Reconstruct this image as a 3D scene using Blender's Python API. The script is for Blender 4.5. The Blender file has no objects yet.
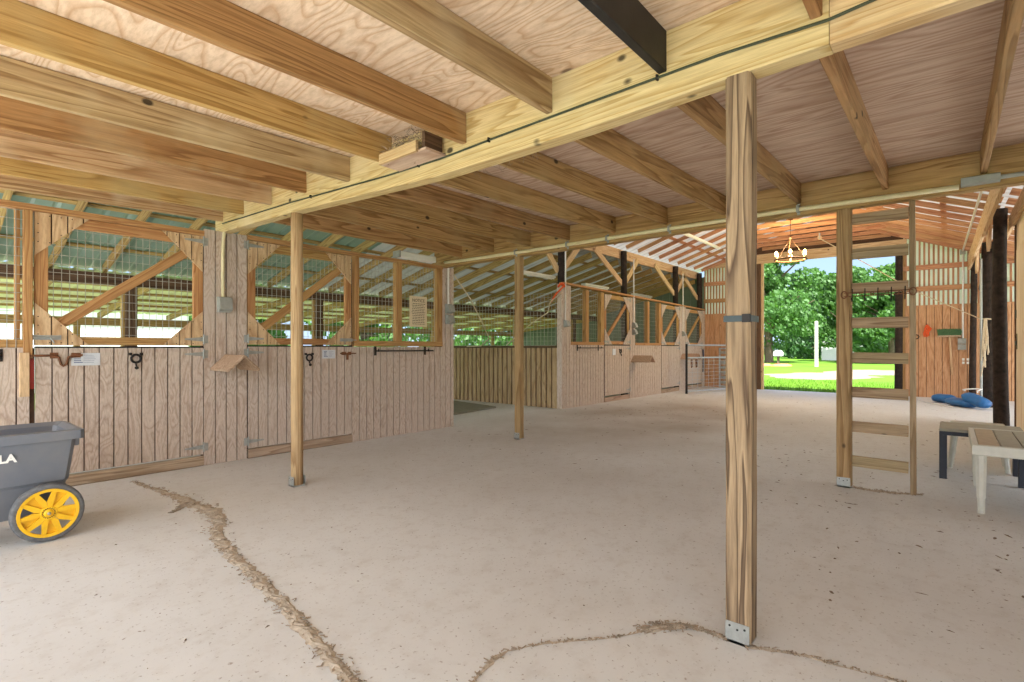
import bpy, math, random
from mathutils import Vector, Matrix, Euler
R = random.Random(7)
C = bpy.context.scene.collection
PI = math.pi

# ------------------------------------------------------------------ colours / materials
def lin(c):
    return tuple(((v/255.)/12.92 if v/255. <= .04045 else ((v/255.+.055)/1.055)**2.4) for v in c[:3]) + (1.,)

class NT:
    def __init__(s, name):
        s.m = bpy.data.materials.new(name); s.m.use_nodes = True
        s.t = s.m.node_tree; s.t.nodes.clear()
        s.out = s.t.nodes.new('ShaderNodeOutputMaterial')
    def n(s, typ, **kw):
        nd = s.t.nodes.new('ShaderNode' + typ)
        for k, v in kw.items():
            if k in nd.inputs.keys(): nd.inputs[k].default_value = v
            else: setattr(nd, k, v)
        return nd
    def l(s, a, ao, b, bi):
        s.t.links.new(a.outputs[ao], b.inputs[bi])
    def math(s, op, a, b=None, c=None):
        nd = s.t.nodes.new('ShaderNodeMath'); nd.operation = op
        for i, v in enumerate((a, b, c)):
            if v is None: continue
            if isinstance(v, tuple): s.t.links.new(v[0].outputs[v[1]], nd.inputs[i])
            else: nd.inputs[i].default_value = v
        return nd
    def ramp(s, src, so, stops, interp='LINEAR'):
        nd = s.t.nodes.new('ShaderNodeValToRGB'); cr = nd.color_ramp; cr.interpolation = interp
        while len(cr.elements) < len(stops): cr.elements.new(.5)
        for e, (p, col) in zip(cr.elements, stops):
            e.position = p; e.color = col
        s.t.links.new(src.outputs[so], nd.inputs[0]); return nd
    def mix(s, fac, a, b, blend='MIX'):
        nd = s.t.nodes.new('ShaderNodeMix'); nd.data_type = 'RGBA'; nd.blend_type = blend
        for i, v in ((0, fac), (6, a), (7, b)):
            if isinstance(v, tuple) and len(v) == 2 and not isinstance(v[0], float): s.t.links.new(v[0].outputs[v[1]], nd.inputs[i])
            else: nd.inputs[i].default_value = v
        return nd
    def bsdf(s, rough=.7, metal=0., spec=.3):
        b = s.n('BsdfPrincipled'); b.inputs['Roughness'].default_value = rough
        b.inputs['Metallic'].default_value = metal; b.inputs['Specular IOR Level'].default_value = spec
        s.l(b, 0, s.out, 0); return b

G = lambda v: (v, v, v, 1.)
def coords(s, scale, rnd=True):
    tc = s.n('TexCoord')
    if rnd:
        oi = s.n('ObjectInfo'); cm = s.n('CombineXYZ')
        for i, k in enumerate((37., 71., 53.)):
            mm = s.math('MULTIPLY', (oi, 'Random'), k); s.l(mm, 0, cm, i)
        ad = s.n('VectorMath', operation='ADD'); s.l(tc, 'Object', ad, 0); s.l(cm, 0, ad, 1)
        src, so = ad, 0
    else: src, so = tc, 'Object'
    mp = s.n('Mapping'); mp.inputs['Scale'].default_value = scale; s.l(src, so, mp, 'Vector')
    return src, so, mp

def wood(name, light, dark, axis='x', rings=14., var=.18, knots=True, stain=None, rough=.75, ringw=.55, stretch=.05, sc=7., hue=.012):
    """sawn lumber, grain along one local axis"""
    s = NT(name); st = [1., 1., 1.]; st['xyz'.index(axis)] = stretch
    src, so, mp = coords(s, tuple(st))
    n1 = s.n('TexNoise', Scale=sc, Detail=2.5, Roughness=.45, Distortion=.35); s.l(mp, 0, n1, 'Vector')
    ring = s.math('FRACT', (s.math('MULTIPLY', (n1, 0), rings), 0))
    band = s.ramp(ring, 0, [(0., G(.0)), (ringw, G(.35)), (.9, G(1.)), (1., G(.1))])
    n2 = s.n('TexNoise', Scale=sc*14, Detail=3., Roughness=.6); s.l(mp, 0, n2, 'Vector')
    n3 = s.n('TexNoise', Scale=1.6, Detail=3., Roughness=.6); s.l(src, so, n3, 'Vector')
    c1 = s.mix((band, 0), lin(light), lin(dark))
    c2 = s.mix((s.ramp(n2, 0, [(.35, G(.0)), (.75, G(.45))]), 0), (c1, 2), lin([v*.72 for v in dark]))
    if stain:
        f = s.ramp(n3, 0, [(.50, G(0)), (.68, G(.6))])
        c2 = s.mix((f, 0), (c2, 2), lin(stain))
    if knots:
        km = s.n('Mapping'); ks = [4.2, 4.2, 4.2]; ks['xyz'.index(axis)] = 2.8
        km.inputs['Scale'].default_value = ks; s.l(src, so, km, 'Vector')
        vo = s.n('TexVoronoi', Scale=1.); s.l(km, 0, vo, 'Vector')
        kf = s.ramp(vo, 'Distance', [(.055, G(.92)), (.095, G(0.))])
        c2 = s.mix((kf, 0), (c2, 2), lin([v*.33 for v in dark]))
    oi = s.n('ObjectInfo'); hv = s.n('HueSaturation')
    mr = s.n('MapRange'); mr.inputs['To Min'].default_value = 1-var; mr.inputs['To Max'].default_value = 1+var*.5
    s.l(oi, 'Random', mr, 'Value'); s.l(mr, 0, hv, 'Value')
    r2 = s.math('FRACT', (s.math('MULTIPLY', (oi, 'Random'), 17.3), 0))
    mh = s.n('MapRange'); mh.inputs['To Min'].default_value = .5-hue; mh.inputs['To Max'].default_value = .5+hue*.6
    s.l(r2, 0, mh, 'Value'); s.l(mh, 0, hv, 'Hue')
    s.l(c2, 2, hv, 'Color')
    b = s.bsdf(rough); s.l(hv, 0, b, 'Base Color')
    bp = s.n('Bump', Strength=.25, Distance=.01); s.l(n2, 0, bp, 'Height'); s.l(bp, 0, b, 'Normal')
    return s.m

def plywood(name, light, dark, axis='y', freq=11., thin=.2, stretch=.22, sc=2.2, dirt=None, rough=.8, sheet=None):
    """rotary-cut veneer: contour-line grain"""
    s = NT(name); st = [1., 1., 1.]; st['xyz'.index(axis)] = stretch
    src, so, mp = coords(s, tuple(st), rnd=True)
    n1 = s.n('TexNoise', Scale=sc, Detail=2., Roughness=.5, Distortion=.5); s.l(mp, 0, n1, 'Vector')
    fr = s.math('FRACT', (s.math('MULTIPLY', (n1, 0), freq), 0))
    line = s.ramp(fr, 0, [(0., G(.9)), (thin, G(.25)), (.6, G(0.)), (1., G(.75))])
    n2 = s.n('TexNoise', Scale=sc*16, Detail=4., Roughness=.65); s.l(mp, 0, n2, 'Vector')
    n3 = s.n('TexNoise', Scale=.9, Detail=4., Roughness=.6); s.l(src, so, n3, 'Vector')
    c1 = s.mix((line, 0), lin(light), lin(dark))
    c2 = s.mix((s.ramp(n2, 0, [(.42, G(0.)), (.8, G(.55))]), 0), (c1, 2), lin([v*.8 for v in dark]))
    if dirt: c2 = s.mix((s.ramp(n3, 0, [(.45, G(0)), (.75, G(.75))]), 0), (c2, 2), lin(dirt))
    km = s.n('Mapping'); ks = [2.6]*3; ks['xyz'.index(axis)] = 1.1
    km.inputs['Scale'].default_value = ks; s.l(src, so, km, 'Vector')
    vo = s.n('TexVoronoi', Scale=1.); s.l(km, 0, vo, 'Vector')
    kf = s.ramp(vo, 'Distance', [(.025, G(.75)), (.05, G(0.))])
    c2 = s.mix((kf, 0), (c2, 2), lin([v*.45 for v in dark]))
    b = s.bsdf(rough); s.l(c2, 2, b, 'Base Color')
    bp = s.n('Bump', Strength=.2, Distance=.01); s.l(n2, 0, bp, 'Height'); s.l(bp, 0, b, 'Normal')
    return s.m

def plain(name, col, rough=.6, metal=0., spec=.4, noise=.12, nscale=18., dirt=None):
    s = NT(name); tc = s.n('TexCoord')
    n = s.n('TexNoise', Scale=nscale, Detail=4., Roughness=.6); s.l(tc, 'Object', n, 'Vector')
    c = s.mix((s.ramp(n, 0, [(.3, G(0)), (.75, G(1))]), 0), lin(col), lin(dirt or [v*(1-noise) for v in col]))
    b = s.bsdf(rough, metal, spec); s.l(c, 2, b, 'Base Color'); return s.m

def emit(name, col, strength):
    s = NT(name); e = s.n('Emission', Strength=strength); e.inputs[0].default_value = lin(col)
    s.l(e, 0, s.out, 0); return s.m

def translucent(name, col, fac=.5, tcol=None, rough=.4):
    """roof sheet that lets daylight through"""
    s = NT(name); tc = s.n('TexCoord')
    n = s.n('TexNoise', Scale=3., Detail=4.); s.l(tc, 'Object', n, 'Vector')
    c = s.mix((s.ramp(n, 0, [(.35, G(0)), (.8, G(1))]), 0), lin(col), lin([v*.86 for v in col]))
    d = s.n('BsdfPrincipled'); d.inputs['Roughness'].default_value = rough; s.l(c, 2, d, 'Base Color')
    t = s.n('BsdfTranslucent'); t.inputs[0].default_value = lin(tcol or col)
    mx = s.n('MixShader'); mx.inputs[0].default_value = fac
    s.l(d, 0, mx, 1); s.l(t, 0, mx, 2); s.l(mx, 0, s.out, 0); return s.m

M = {}
for ax in 'xyz':
    M['joist'+ax] = wood('joist_lumber_'+ax, (192, 154, 102), (144, 102, 56), ax, stain=(186, 170, 138), hue=.022, var=.24)
    M['beam'+ax] = wood('beam_lumber_'+ax, (212, 188, 138), (180, 148, 92), ax, var=.06, rings=16., stain=(206, 190, 150))
    M['olive'+ax] = wood('treated_lumber_'+ax, (188, 150, 98), (136, 100, 56), ax, rings=11., stain=(170, 144, 100))
    M['frame'+ax] = wood('frame_lumber_'+ax, (198, 156, 100), (160, 116, 66), ax, var=.1, knots=False)
    M['grey'+ax] = wood('weathered_lumber_'+ax, (176, 154, 120), (134, 110, 78), ax, rings=9., var=.08)
    M['raft'+ax] = wood('rafter_lumber_'+ax, (206, 158, 114), (166, 116, 76), ax, var=.14, knots=False)
    M['lean'+ax] = wood('lean_to_lumber_'+ax, (188, 160, 98), (140, 112, 60), ax, var=.14, knots=False)
    M['cream'+ax] = wood('pale_lumber_'+ax, (222, 194, 152), (190, 152, 106), ax, var=.06)
    M['dark'+ax] = wood('dark_lumber_'+ax, (110, 84, 60), (70, 50, 34), ax, var=.1, knots=False)
M['post'] = wood('post_wood', (166, 144, 110), (84, 66, 47), 'z', rings=9., sc=8., stretch=.06, var=.08, ringw=.6)
M['postg'] = wood('post_wood_grey', (180, 152, 106), (134, 106, 64), 'z', rings=6., sc=9., stretch=.05, var=.08)
M['jtan'] = wood('joist_tan', (198, 166, 122), (150, 112, 70), 'x', stain=(206, 190, 158), hue=.004, var=.05, rings=9.)
M['jrust'] = wood('joist_rust', (174, 132, 84), (130, 90, 50), 'x', stain=(178, 156, 118), hue=.004, var=.05, rings=11.)
M['jyel'] = wood('joist_yellow', (192, 156, 94), (150, 112, 56), 'x', stain=(176, 158, 110), hue=.004, var=.05, rings=10.)
M['jpale'] = wood('joist_pale', (188, 162, 118), (140, 110, 70), 'x', stain=(200, 184, 146), hue=.004, var=.05, rings=8.)
M['peeled'] = wood('peeled_post', (198, 170, 126), (152, 120, 80), 'z', rings=7., sc=9., stretch=.05, var=.05)
M['black'] = plain('black_paint_wood', (40, 38, 36), .55, noise=.5, nscale=9.)
M['ply'] = plywood('deck_plywood', (222, 200, 172), (186, 150, 114), 'y', freq=26., thin=.14, sc=2.6, stretch=.26)
M['plyr'] = plywood('deck_plywood_pink', (204, 180, 158), (166, 134, 110), 'y', freq=18., stretch=.12, sc=2.6)
M['siding'] = plywood('stall_siding', (206, 190, 174), (172, 150, 132), 'z', freq=11., stretch=.24, sc=7.5, dirt=(192, 177, 162))
M['sidingo'] = plywood('orange_siding', (198, 154, 116), (170, 122, 84), 'z', freq=9., stretch=.12, sc=4.5)
M['sidingd'] = plywood('partition_siding', (178, 152, 114), (140, 112, 76), 'z', freq=9., stretch=.12, sc=4.5)
M['gusset'] = plywood('gusset_siding', (214, 184, 144), (176, 138, 98), 'z', freq=9., stretch=.2, sc=4.5)
M['cheek'] = plywood('tack_room_panel', (246, 226, 196), (228, 198, 160), 'z', freq=7., stretch=.12, sc=3.)
M['groove'] = plain('siding_groove', (92, 66, 50), .9, noise=.3)
M['saddle'] = wood('rack_wood', (192, 166, 140), (160, 130, 104), 'x', knots=False)
M['galv'] = plain('galvanised_steel', (172, 174, 168), .5, .55, nscale=30.)
M['steelpipe'] = plain('gate_tube', (190, 194, 196), .4, .6)
M['wire'] = plain('mesh_wire', (176, 172, 160), .5, .4)
M['iron'] = plain('dark_iron', (46, 42, 40), .55, .5)
M['rust'] = plain('rusty_copper', (140, 92, 62), .6, .4, noise=.4)
M['pvc'] = plain('cream_conduit', (226, 214, 170), .45, noise=.06)
M['white'] = plain('white_paint', (232, 230, 222), .5, noise=.06)
M['boxgrey'] = plain('outlet_grey', (158, 160, 152), .5, noise=.1)
M['cable'] = plain('dark_green_cable', (60, 66, 44), .6)
M['tub'] = plain('cart_plastic', (98, 103, 112), .42, spec=.5, noise=.1, nscale=6., dirt=(114, 115, 117))
M['tyre'] = plain('tyre_rubber', (112, 112, 112), .8, noise=.25, nscale=40.)
M['yellow'] = plain('yellow_plastic', (244, 190, 28), .4, spec=.5, noise=.08)
M['tablew'] = plain('table_resin', (206, 204, 190), .45, noise=.07)
M['tableg'] = plain('table_slat_grey', (158, 152, 132), .55, noise=.1)
M['tablet'] = plain('table_slat_tan', (180, 160, 130), .55, noise=.1)
M['navy'] = plain('table_dark_frame', (44, 48, 58), .5)
M['blue'] = plain('blue_vinyl', (36, 106, 168), .4, spec=.5, noise=.25, nscale=5.)
M['rope'] = plain('rope', (214, 196, 164), .9, noise=.2, nscale=60.)
M['orange'] = plain('orange_nylon', (226, 92, 40), .6)
M['red'] = plain('red_strap', (158, 52, 40), .6)
M['bluestrap'] = plain('navy_strap', (60, 72, 100), .6)
M['greenb'] = plain('green_bristle', (96, 136, 92), .8, noise=.3, nscale=60.)
M['paper'] = plain('sign_paper', (222, 204, 170), .7, noise=.06)
M['plaque'] = plain('white_plaque', (208, 212, 216), .4, noise=.05)
M['ink'] = plain('ink', (40, 36, 32), .7)
M['inkb'] = plain('blue_ink', (70, 84, 130), .7)
M['straw'] = plain('straw', (172, 152, 128), .9, noise=.4, nscale=30.)
M['dirt'] = plain('crack_dirt', (192, 178, 158), 1., noise=.22, nscale=45.)
M['crackbit'] = plain('crack_bits', (170, 152, 130), 1., noise=.3)
M['debris'] = plain('floor_dirt', (138, 120, 102), 1., noise=.3)
M['bark'] = plain('log_bark', (62, 49, 40), .95, noise=.65, nscale=14.)
M['sill'] = wood('threshold_timber', (186, 164, 140), (150, 124, 100), 'x', knots=False)
M['mat'] = plain('stall_mat', (142, 138, 120), .9, noise=.15)
M['strap'] = plain('post_strap', (58, 70, 72), .5)
M['tube'] = plain('fluorescent_tube', (240, 240, 232), .4, noise=.02)
M['brass'] = plain('chandelier_bronze', (112, 80, 48), .5, .4)
M['bulb'] = emit('warm_bulb', (255, 204, 124), 9.)
M['roofw'] = translucent('main_roof_sheet', (206, 204, 200), .06, (240, 238, 232))
M['roofg'] = translucent('lean_to_roof_sheet', (108, 124, 112), .03, (140, 170, 130))
M['roofp'] = translucent('lean_to_pale_sheet', (168, 168, 158), .035, (200, 206, 186))
M['roofo'] = translucent('outer_roof_sheet', (176, 180, 132), .07, (206, 212, 140))
M['clear'] = translucent('clear_wall_sheet', (240, 238, 230), .55, (250, 248, 240))
M['greenmetal'] = plain('green_metal_wall', (112, 126, 104), .5, noise=.1)
M['leaf'] = translucent('leaf', (66, 104, 42), .3, (96, 146, 46), .6)
M['leafd'] = translucent('leaf_dark', (54, 90, 44), .25, (80, 128, 48), .6)
M['trunk'] = plain('tree_trunk', (104, 88, 70), .95, noise=.4)
M['pole'] = plain('utility_pole', (196, 190, 172), .9, noise=.2)
M['gravel'] = plain('pale_gravel', (140, 128, 108), 1., noise=.3, nscale=6.)
M['orangecloth'] = plain('orange_tarp', (210, 110, 80), .8)

def concrete():
    s = NT('concrete'); tc = s.n('TexCoord')
    a = s.n('TexNoise', Scale=.55, Detail=6., Roughness=.62); s.l(tc, 'Object', a, 'Vector')
    b_ = s.n('TexNoise', Scale=9., Detail=6., Roughness=.7); s.l(tc, 'Object', b_, 'Vector')
    v = s.n('TexNoise', Scale=48., Detail=3., Roughness=.6); s.l(tc, 'Object', v, 'Vector')
    c1 = s.mix((s.ramp(a, 0, [(.38, G(0)), (.66, G(1))]), 0), lin((211, 211, 208)), lin((200, 198, 193)))
    c2 = s.mix((s.ramp(b_, 0, [(.5, G(0)), (.74, G(.38))]), 0), (c1, 2), lin((172, 162, 150)))
    c3 = s.mix((s.ramp(v, 0, [(.62, G(0)), (.70, G(.7))]), 0), (c2, 2), lin((136, 122, 106)))
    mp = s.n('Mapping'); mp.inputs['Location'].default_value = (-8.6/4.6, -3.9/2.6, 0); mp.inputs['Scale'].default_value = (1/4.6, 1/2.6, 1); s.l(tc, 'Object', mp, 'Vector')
    gr = s.n('TexGradient', gradient_type='SPHERICAL'); s.l(mp, 0, gr, 'Vector')      # smooth brown darkening in front of the stalls, broken by noise
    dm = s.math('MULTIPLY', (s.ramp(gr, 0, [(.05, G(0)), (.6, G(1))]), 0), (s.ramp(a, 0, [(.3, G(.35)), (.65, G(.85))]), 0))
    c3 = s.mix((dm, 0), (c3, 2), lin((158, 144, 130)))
    b = s.bsdf(.82, 0, .25); s.l(c3, 2, b, 'Base Color')
    bp = s.n('Bump', Strength=.12, Distance=.01); s.l(b_, 0, bp, 'Height'); s.l(bp, 0, b, 'Normal'); return s.m
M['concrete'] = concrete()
def lawn():
    s = NT('lawn'); tc = s.n('TexCoord')
    a = s.n('TexNoise', Scale=.35, Detail=5., Roughness=.6); s.l(tc, 'Object', a, 'Vector')
    b_ = s.n('TexNoise', Scale=14., Detail=5., Roughness=.7); s.l(tc, 'Object', b_, 'Vector')
    c1 = s.mix((s.ramp(a, 0, [(.35, G(0)), (.7, G(1))]), 0), lin((92, 128, 36)), lin((80, 118, 34)))
    c2 = s.mix((s.ramp(b_, 0, [(.4, G(0)), (.75, G(.6))]), 0), (c1, 2), lin((62, 92, 30)))
    b = s.bsdf(.95, 0, .1); s.l(c2, 2, b, 'Base Color'); return s.m
M['lawn'] = lawn()

# ------------------------------------------------------------------ mesh builder
class MB:
    def __init__(s): s.v = []; s.f = []
    def add(s, vs, fs):
        b = len(s.v); s.v += [tuple(p) for p in vs]; s.f += [tuple(b+i for i in f) for f in fs]; return s
    def box(s, x0, y0, z0, x1, y1, z1):
        if x0 > x1: x0, x1 = x1, x0
        if y0 > y1: y0, y1 = y1, y0
        if z0 > z1: z0, z1 = z1, z0
        return s.add([(x0,y0,z0),(x1,y0,z0),(x1,y1,z0),(x0,y1,z0),(x0,y0,z1),(x1,y0,z1),(x1,y1,z1),(x0,y1,z1)],
                     [(0,3,2,1),(4,5,6,7),(0,1,5,4),(1,2,6,5),(2,3,7,6),(3,0,4,7)])
    def cbox(s, x0, y0, z0, x1, y1, z1, c=.004, axis=0):
        """box with the edges along one axis chamfered"""
        lo = [x0,y0,z0]; hi = [x1,y1,z1]; i, j = [k for k in range(3) if k != axis]
        a0, a1, b0, b1 = lo[i], hi[i], lo[j], hi[j]
        pr = [(a0+c,b0),(a1-c,b0),(a1,b0+c),(a1,b1-c),(a1-c,b1),(a0+c,b1),(a0,b1-c),(a0,b0+c)]
        vs = []
        for e in (lo[axis], hi[axis]):
            for p in pr:
                q = [0,0,0]; q[axis] = e; q[i], q[j] = p; vs.append(q)
        fs = [tuple(range(8))[::-1], tuple(range(8,16))] + [(k,(k+1)%8,8+(k+1)%8,8+k) for k in range(8)]
        return s.add(vs, fs)
    def prism(s, pts, axis, a0, a1):
        """polygon given in the two other axes, swept along axis"""
        n = len(pts); i, j = [k for k in range(3) if k != axis]; vs = []
        for e in (a0, a1):
            for p in pts:
                q = [0,0,0]; q[axis] = e; q[i], q[j] = p; vs.append(q)
        return s.add(vs, [tuple(range(n))[::-1], tuple(range(n,2*n))] + [(k,(k+1)%n,n+(k+1)%n,n+k) for k in range(n)])
    def tube(s, path, r, n=8, cap=True, closed=False):
        P = [Vector(p) for p in path]; m = len(P); rs = r if isinstance(r, (list, tuple)) else [r]*m
        vs = []; prev = None
        for k in range(m):
            a = P[k-1] if (k or closed) else P[0]; b = P[(k+1) % m] if (k < m-1 or closed) else P[-1]
            t = (b-a).normalized()
            u = prev - t*prev.dot(t) if prev is not None else t.orthogonal()
            if u.length < 1e-5: u = t.orthogonal()
            u.normalize(); w = t.cross(u); prev = u
            for q in range(n):
                an = 2*PI*q/n + PI/n; vs.append(P[k] + (u*math.cos(an)+w*math.sin(an))*rs[k])
        fs = []
        for k in range(m if closed else m-1):
            k2 = (k+1) % m
            fs += [(k*n+q, k*n+(q+1)%n, k2*n+(q+1)%n, k2*n+q) for q in range(n)]
        if cap and not closed: fs += [tuple(range(n))[::-1], tuple((m-1)*n+q for q in range(n))]
        return s.add(vs, fs)
    def cyl(s, p0, p1, r, n=12, r2=None): return s.tube([p0, p1], [r, r if r2 is None else r2], n)
    def lathe(s, prof, c, axis=2, n=24):
        """profile of (radius, height) turned about axis through c"""
        i, j = [(1,2),(2,0),(0,1)][axis]; vs = []
        for r, h in prof:
            for q in range(n):
                p = list(c); p[axis] += h; p[i] += r*math.cos(2*PI*q/n); p[j] += r*math.sin(2*PI*q/n); vs.append(p)
        m = len(prof)
        return s.add(vs, [(k*n+q, k*n+(q+1)%n, (k+1)*n+(q+1)%n, (k+1)*n+q) for k in range(m-1) for q in range(n)])
    def build(s, name, mat, parent=None, loc=(0,0,0), smooth=False):
        """vertices are given in world space; the object's origin is loc (or the parent's)"""
        base = Vector(world_of(parent)) if parent else Vector(loc)
        me = bpy.data.meshes.new(name); me.from_pydata([Vector(p)-base for p in s.v], [], s.f)
        me.materials.append(mat)
        if smooth: me.polygons.foreach_set('use_smooth', [True]*len(me.polygons))
        me.update(); o = bpy.data.objects.new(name, me); C.objects.link(o)
        if parent: o.parent = parent
        else: o.location = base
        return o

def world_of(o):
    p = Vector(o.location)
    while o.parent: o = o.parent; p += o.location
    return p
def tag(o, label, cat, group=None):
    o['label'] = label; o['category'] = cat
    if group: o['group'] = group
    return o
def thing(name, label, cat, loc, group=None):
    o = bpy.data.objects.new(name, None); C.objects.link(o); o.location = loc; o.empty_display_size = .1
    return tag(o, label, cat, group)
def struct(o, kind='structure'): o['kind'] = kind; return o
def holder(name, loc):
    o = bpy.data.objects.new(name, None); C.objects.link(o); o.location = loc; o['kind'] = 'structure'; return o
def dup(o, loc, label=None, group=None, parent=None):
    c = o.copy(); C.objects.link(c); c.location = loc
    if parent: c.parent = parent
    if label: c['label'] = label
    if group: c['group'] = group
    for ch in list(o.children):
        dup_child(ch, c)
    return c
def dup_child(o, parent):
    c = o.copy(); C.objects.link(c); c.parent = parent
    for ch in list(o.children): dup_child(ch, c)
def plank(name, p0, p1, h, t, mat, parent=None, up=(0,0,1), c=.004):
    """board of length |p1-p0| with depth h (along up) and thickness t, grain along local x"""
    p0, p1 = Vector(p0), Vector(p1); d = (p1-p0); L = d.length; x = d.normalized(); u = Vector(up)
    u = (u - x*u.dot(x)).normalized(); w = u.cross(x)
    mb = MB().cbox(0, -t/2, -h/2, L, t/2, h/2, c, 0)
    o = mb.build(name, mat); m = Matrix((x, w, u)).transposed().to_4x4()
    o.rotation_euler = m.to_euler(); 
    o.location = p0 - (world_of(parent) if parent else Vector((0,0,0)))
    if parent: o.parent = parent
    return o
def text(name, s, size, loc, rot, mat, parent, depth=.002, align='LEFT', sx=1., off=0.):
    cu = bpy.data.curves.new(name, 'FONT'); cu.body = s; cu.size = size; cu.extrude = depth; cu.align_x = align; cu.offset = off
    tmp = bpy.data.objects.new(name, cu); C.objects.link(tmp); bpy.context.view_layer.update()
    me = bpy.data.meshes.new_from_object(tmp.evaluated_get(bpy.context.evaluated_depsgraph_get()))
    bpy.data.objects.remove(tmp); me.materials.clear(); me.materials.append(mat)
    o = bpy.data.objects.new(name, me); C.objects.link(o); o.rotation_euler = rot; o.scale = (sx,1,1)
    o.location = Vector(loc) - (world_of(parent) if parent else Vector((0,0,0)))
    if parent: o.parent = parent
    return o
def interp(tab, x):
    if x <= tab[0][0]: return tab[0][1]
    for (a, b), (c, d) in zip(tab, tab[1:]):
        if x <= c: return b + (d-b)*(x-a)/(c-a)
    return tab[-1][1]

SKY_S, SUN_S, EXPO = .42, 6.5, 1.64
ORD = ['first', 'second', 'third', 'fourth', 'fifth', 'sixth', 'seventh', 'eighth', 'ninth', 'tenth', 'eleventh', 'twelfth', 'thirteenth', 'fourteenth']
# ------------------------------------------------------------------ layout (metres): x runs along the stalls, y towards them
YW, XE = 5.84, 16.2             # stall front plane, end wall plane
YR = -.55                       # log post line on the open side
RIDGE = 2.65

# ------------------------------------------------------------------ ground and floor
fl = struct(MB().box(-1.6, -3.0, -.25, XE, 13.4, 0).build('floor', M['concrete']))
g = MB()
for x0, y0, x1, y1 in ((-60, -60, -1.6, 160), (XE, -60, 160, 160), (-1.6, 13.4, XE, 160), (-1.6, -60, XE, -3.0)):
    g.add([(x0,y0,-.1),(x1,y0,-.1),(x1,y1,-.1),(x0,y1,-.1)], [(0,1,2,3)])
struct(g.build('lawn', M['lawn']))
# unseen concrete apron, added to bounce sunlight up under the deck
struct(MB().box(-9, -9, -.3, -1.6, 12, -.02).box(-1.6, -9, -.3, XE+2, -3.0, -.02).build('bounce_apron', M['concrete']))

# ------------------------------------------------------------------ siding helper
def clip(poly, a, k, keep_hi):
    out = []
    for p, q in zip(poly, poly[1:]+poly[:1]):
        ip = (p[0] >= a) if keep_hi else (p[0] <= a); iq = (q[0] >= a) if keep_hi else (q[0] <= a)
        if ip: out.append(p)
        if ip != iq:
            t = (a-p[0])/(q[0]-p[0]); out.append((a, p[1]+t*(q[1]-p[1])))
    return out
def siding(bm, gm, poly, pos, axis=1, pitch=.1065, t=.016, gap=.010, side=-1, start=None, back=True):
    """grooved boards over a convex outline in the plane axis=pos; side is the way the face looks"""
    us = [p[0] for p in poly]; u0, u1 = min(us), max(us); u = u0 if start is None else start
    f0, f1 = sorted((pos, pos+side*t))
    while u < u1-1e-4:
        a, b = max(u, u0), min(u+pitch, u1)
        a2 = a + (gap/2 if a > u0+1e-4 else 0); b2 = b - (gap/2 if b < u1-1e-4 else 0)
        pl = clip(clip(poly, a2, 0, True), b2, 0, False)
        if len(pl) > 2 and b2-a2 > .004: bm.prism(pl, axis, f0, f1)
        u += pitch
    if back:
        b0, b1 = sorted((pos, pos-side*.008)); gm.prism(poly, axis, b0, b1)
def rect(a, b, c, d): return [(a,c),(b,c),(b,d),(a,d)]
def wires(mb, a0, a1, z0, z1, pos, axis=1, da=.054, dz=.075, r=.0022):
    n = max(1, round((a1-a0)/da))
    for k in range(n+1):
        a = a0+(a1-a0)*k/n
        if axis == 1: mb.box(a-r, pos-r, z0, a+r, pos+r, z1)
        else: mb.box(pos-r, a-r, z0, pos+r, a+r, z1)
    n = max(1, round((z1-z0)/dz))
    for k in range(n+1):
        z = z0+(z1-z0)*k/n
        if axis == 1: mb.box(a0, pos+r, z-r, a1, pos+3*r, z+r)
        else: mb.box(pos+r, a0, z-r, pos+3*r, a1, z+r)

# ------------------------------------------------------------------ the near deck: beams, joists, plywood
def ply_z(y): return interp([(3.0, 2.605), (3.5, 2.635), (4.1, 2.67), (4.7, 2.68), (5.9, 2.70)], y)
def ply_w(y): return interp([(3.0, 2.567), (3.5, 2.547), (4.1, 2.57), (4.7, 2.575), (5.3, 2.61), (5.9, 2.60)], y)   # at the open front edge
def deck(name, x0, x1, mat):
    mb = MB(); ys = [-2.9, -1.5, 0, 1.5, 3.0, 3.5, 4.1, 4.7, 5.3, 5.98]; n = len(ys)
    vs = []
    for dz in (0, .03):
        for y in ys:
            za = ply_w(y) if x1 < 3 else ply_z(y); zb = ply_z(y) if x1 < 3 else 2.69
            vs += [(x0, y, za+dz), (x1, y, zb+dz)]
    fs = []
    for k in range(n-1):
        a = 2*k; fs += [(a, a+2, a+3, a+1), (2*n+a, 2*n+a+1, 2*n+a+3, 2*n+a+2)]
        for b in (0, 1): fs.append((a+b, a+b+2, 2*n+a+b+2, 2*n+a+b))
    fs += [(0, 1, 2*n+1, 2*n), (2*n-2, 4*n-2, 4*n-1, 2*n-1)]
    return struct(mb.add(vs, fs).build(name, mat, loc=((x0+x1)/2, 0, 2.6)))
deck('ceiling_left', -1.45, 2.25, M['ply'])
deck('ceiling_right', 2.25, 5.4, M['plyr'])

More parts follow.
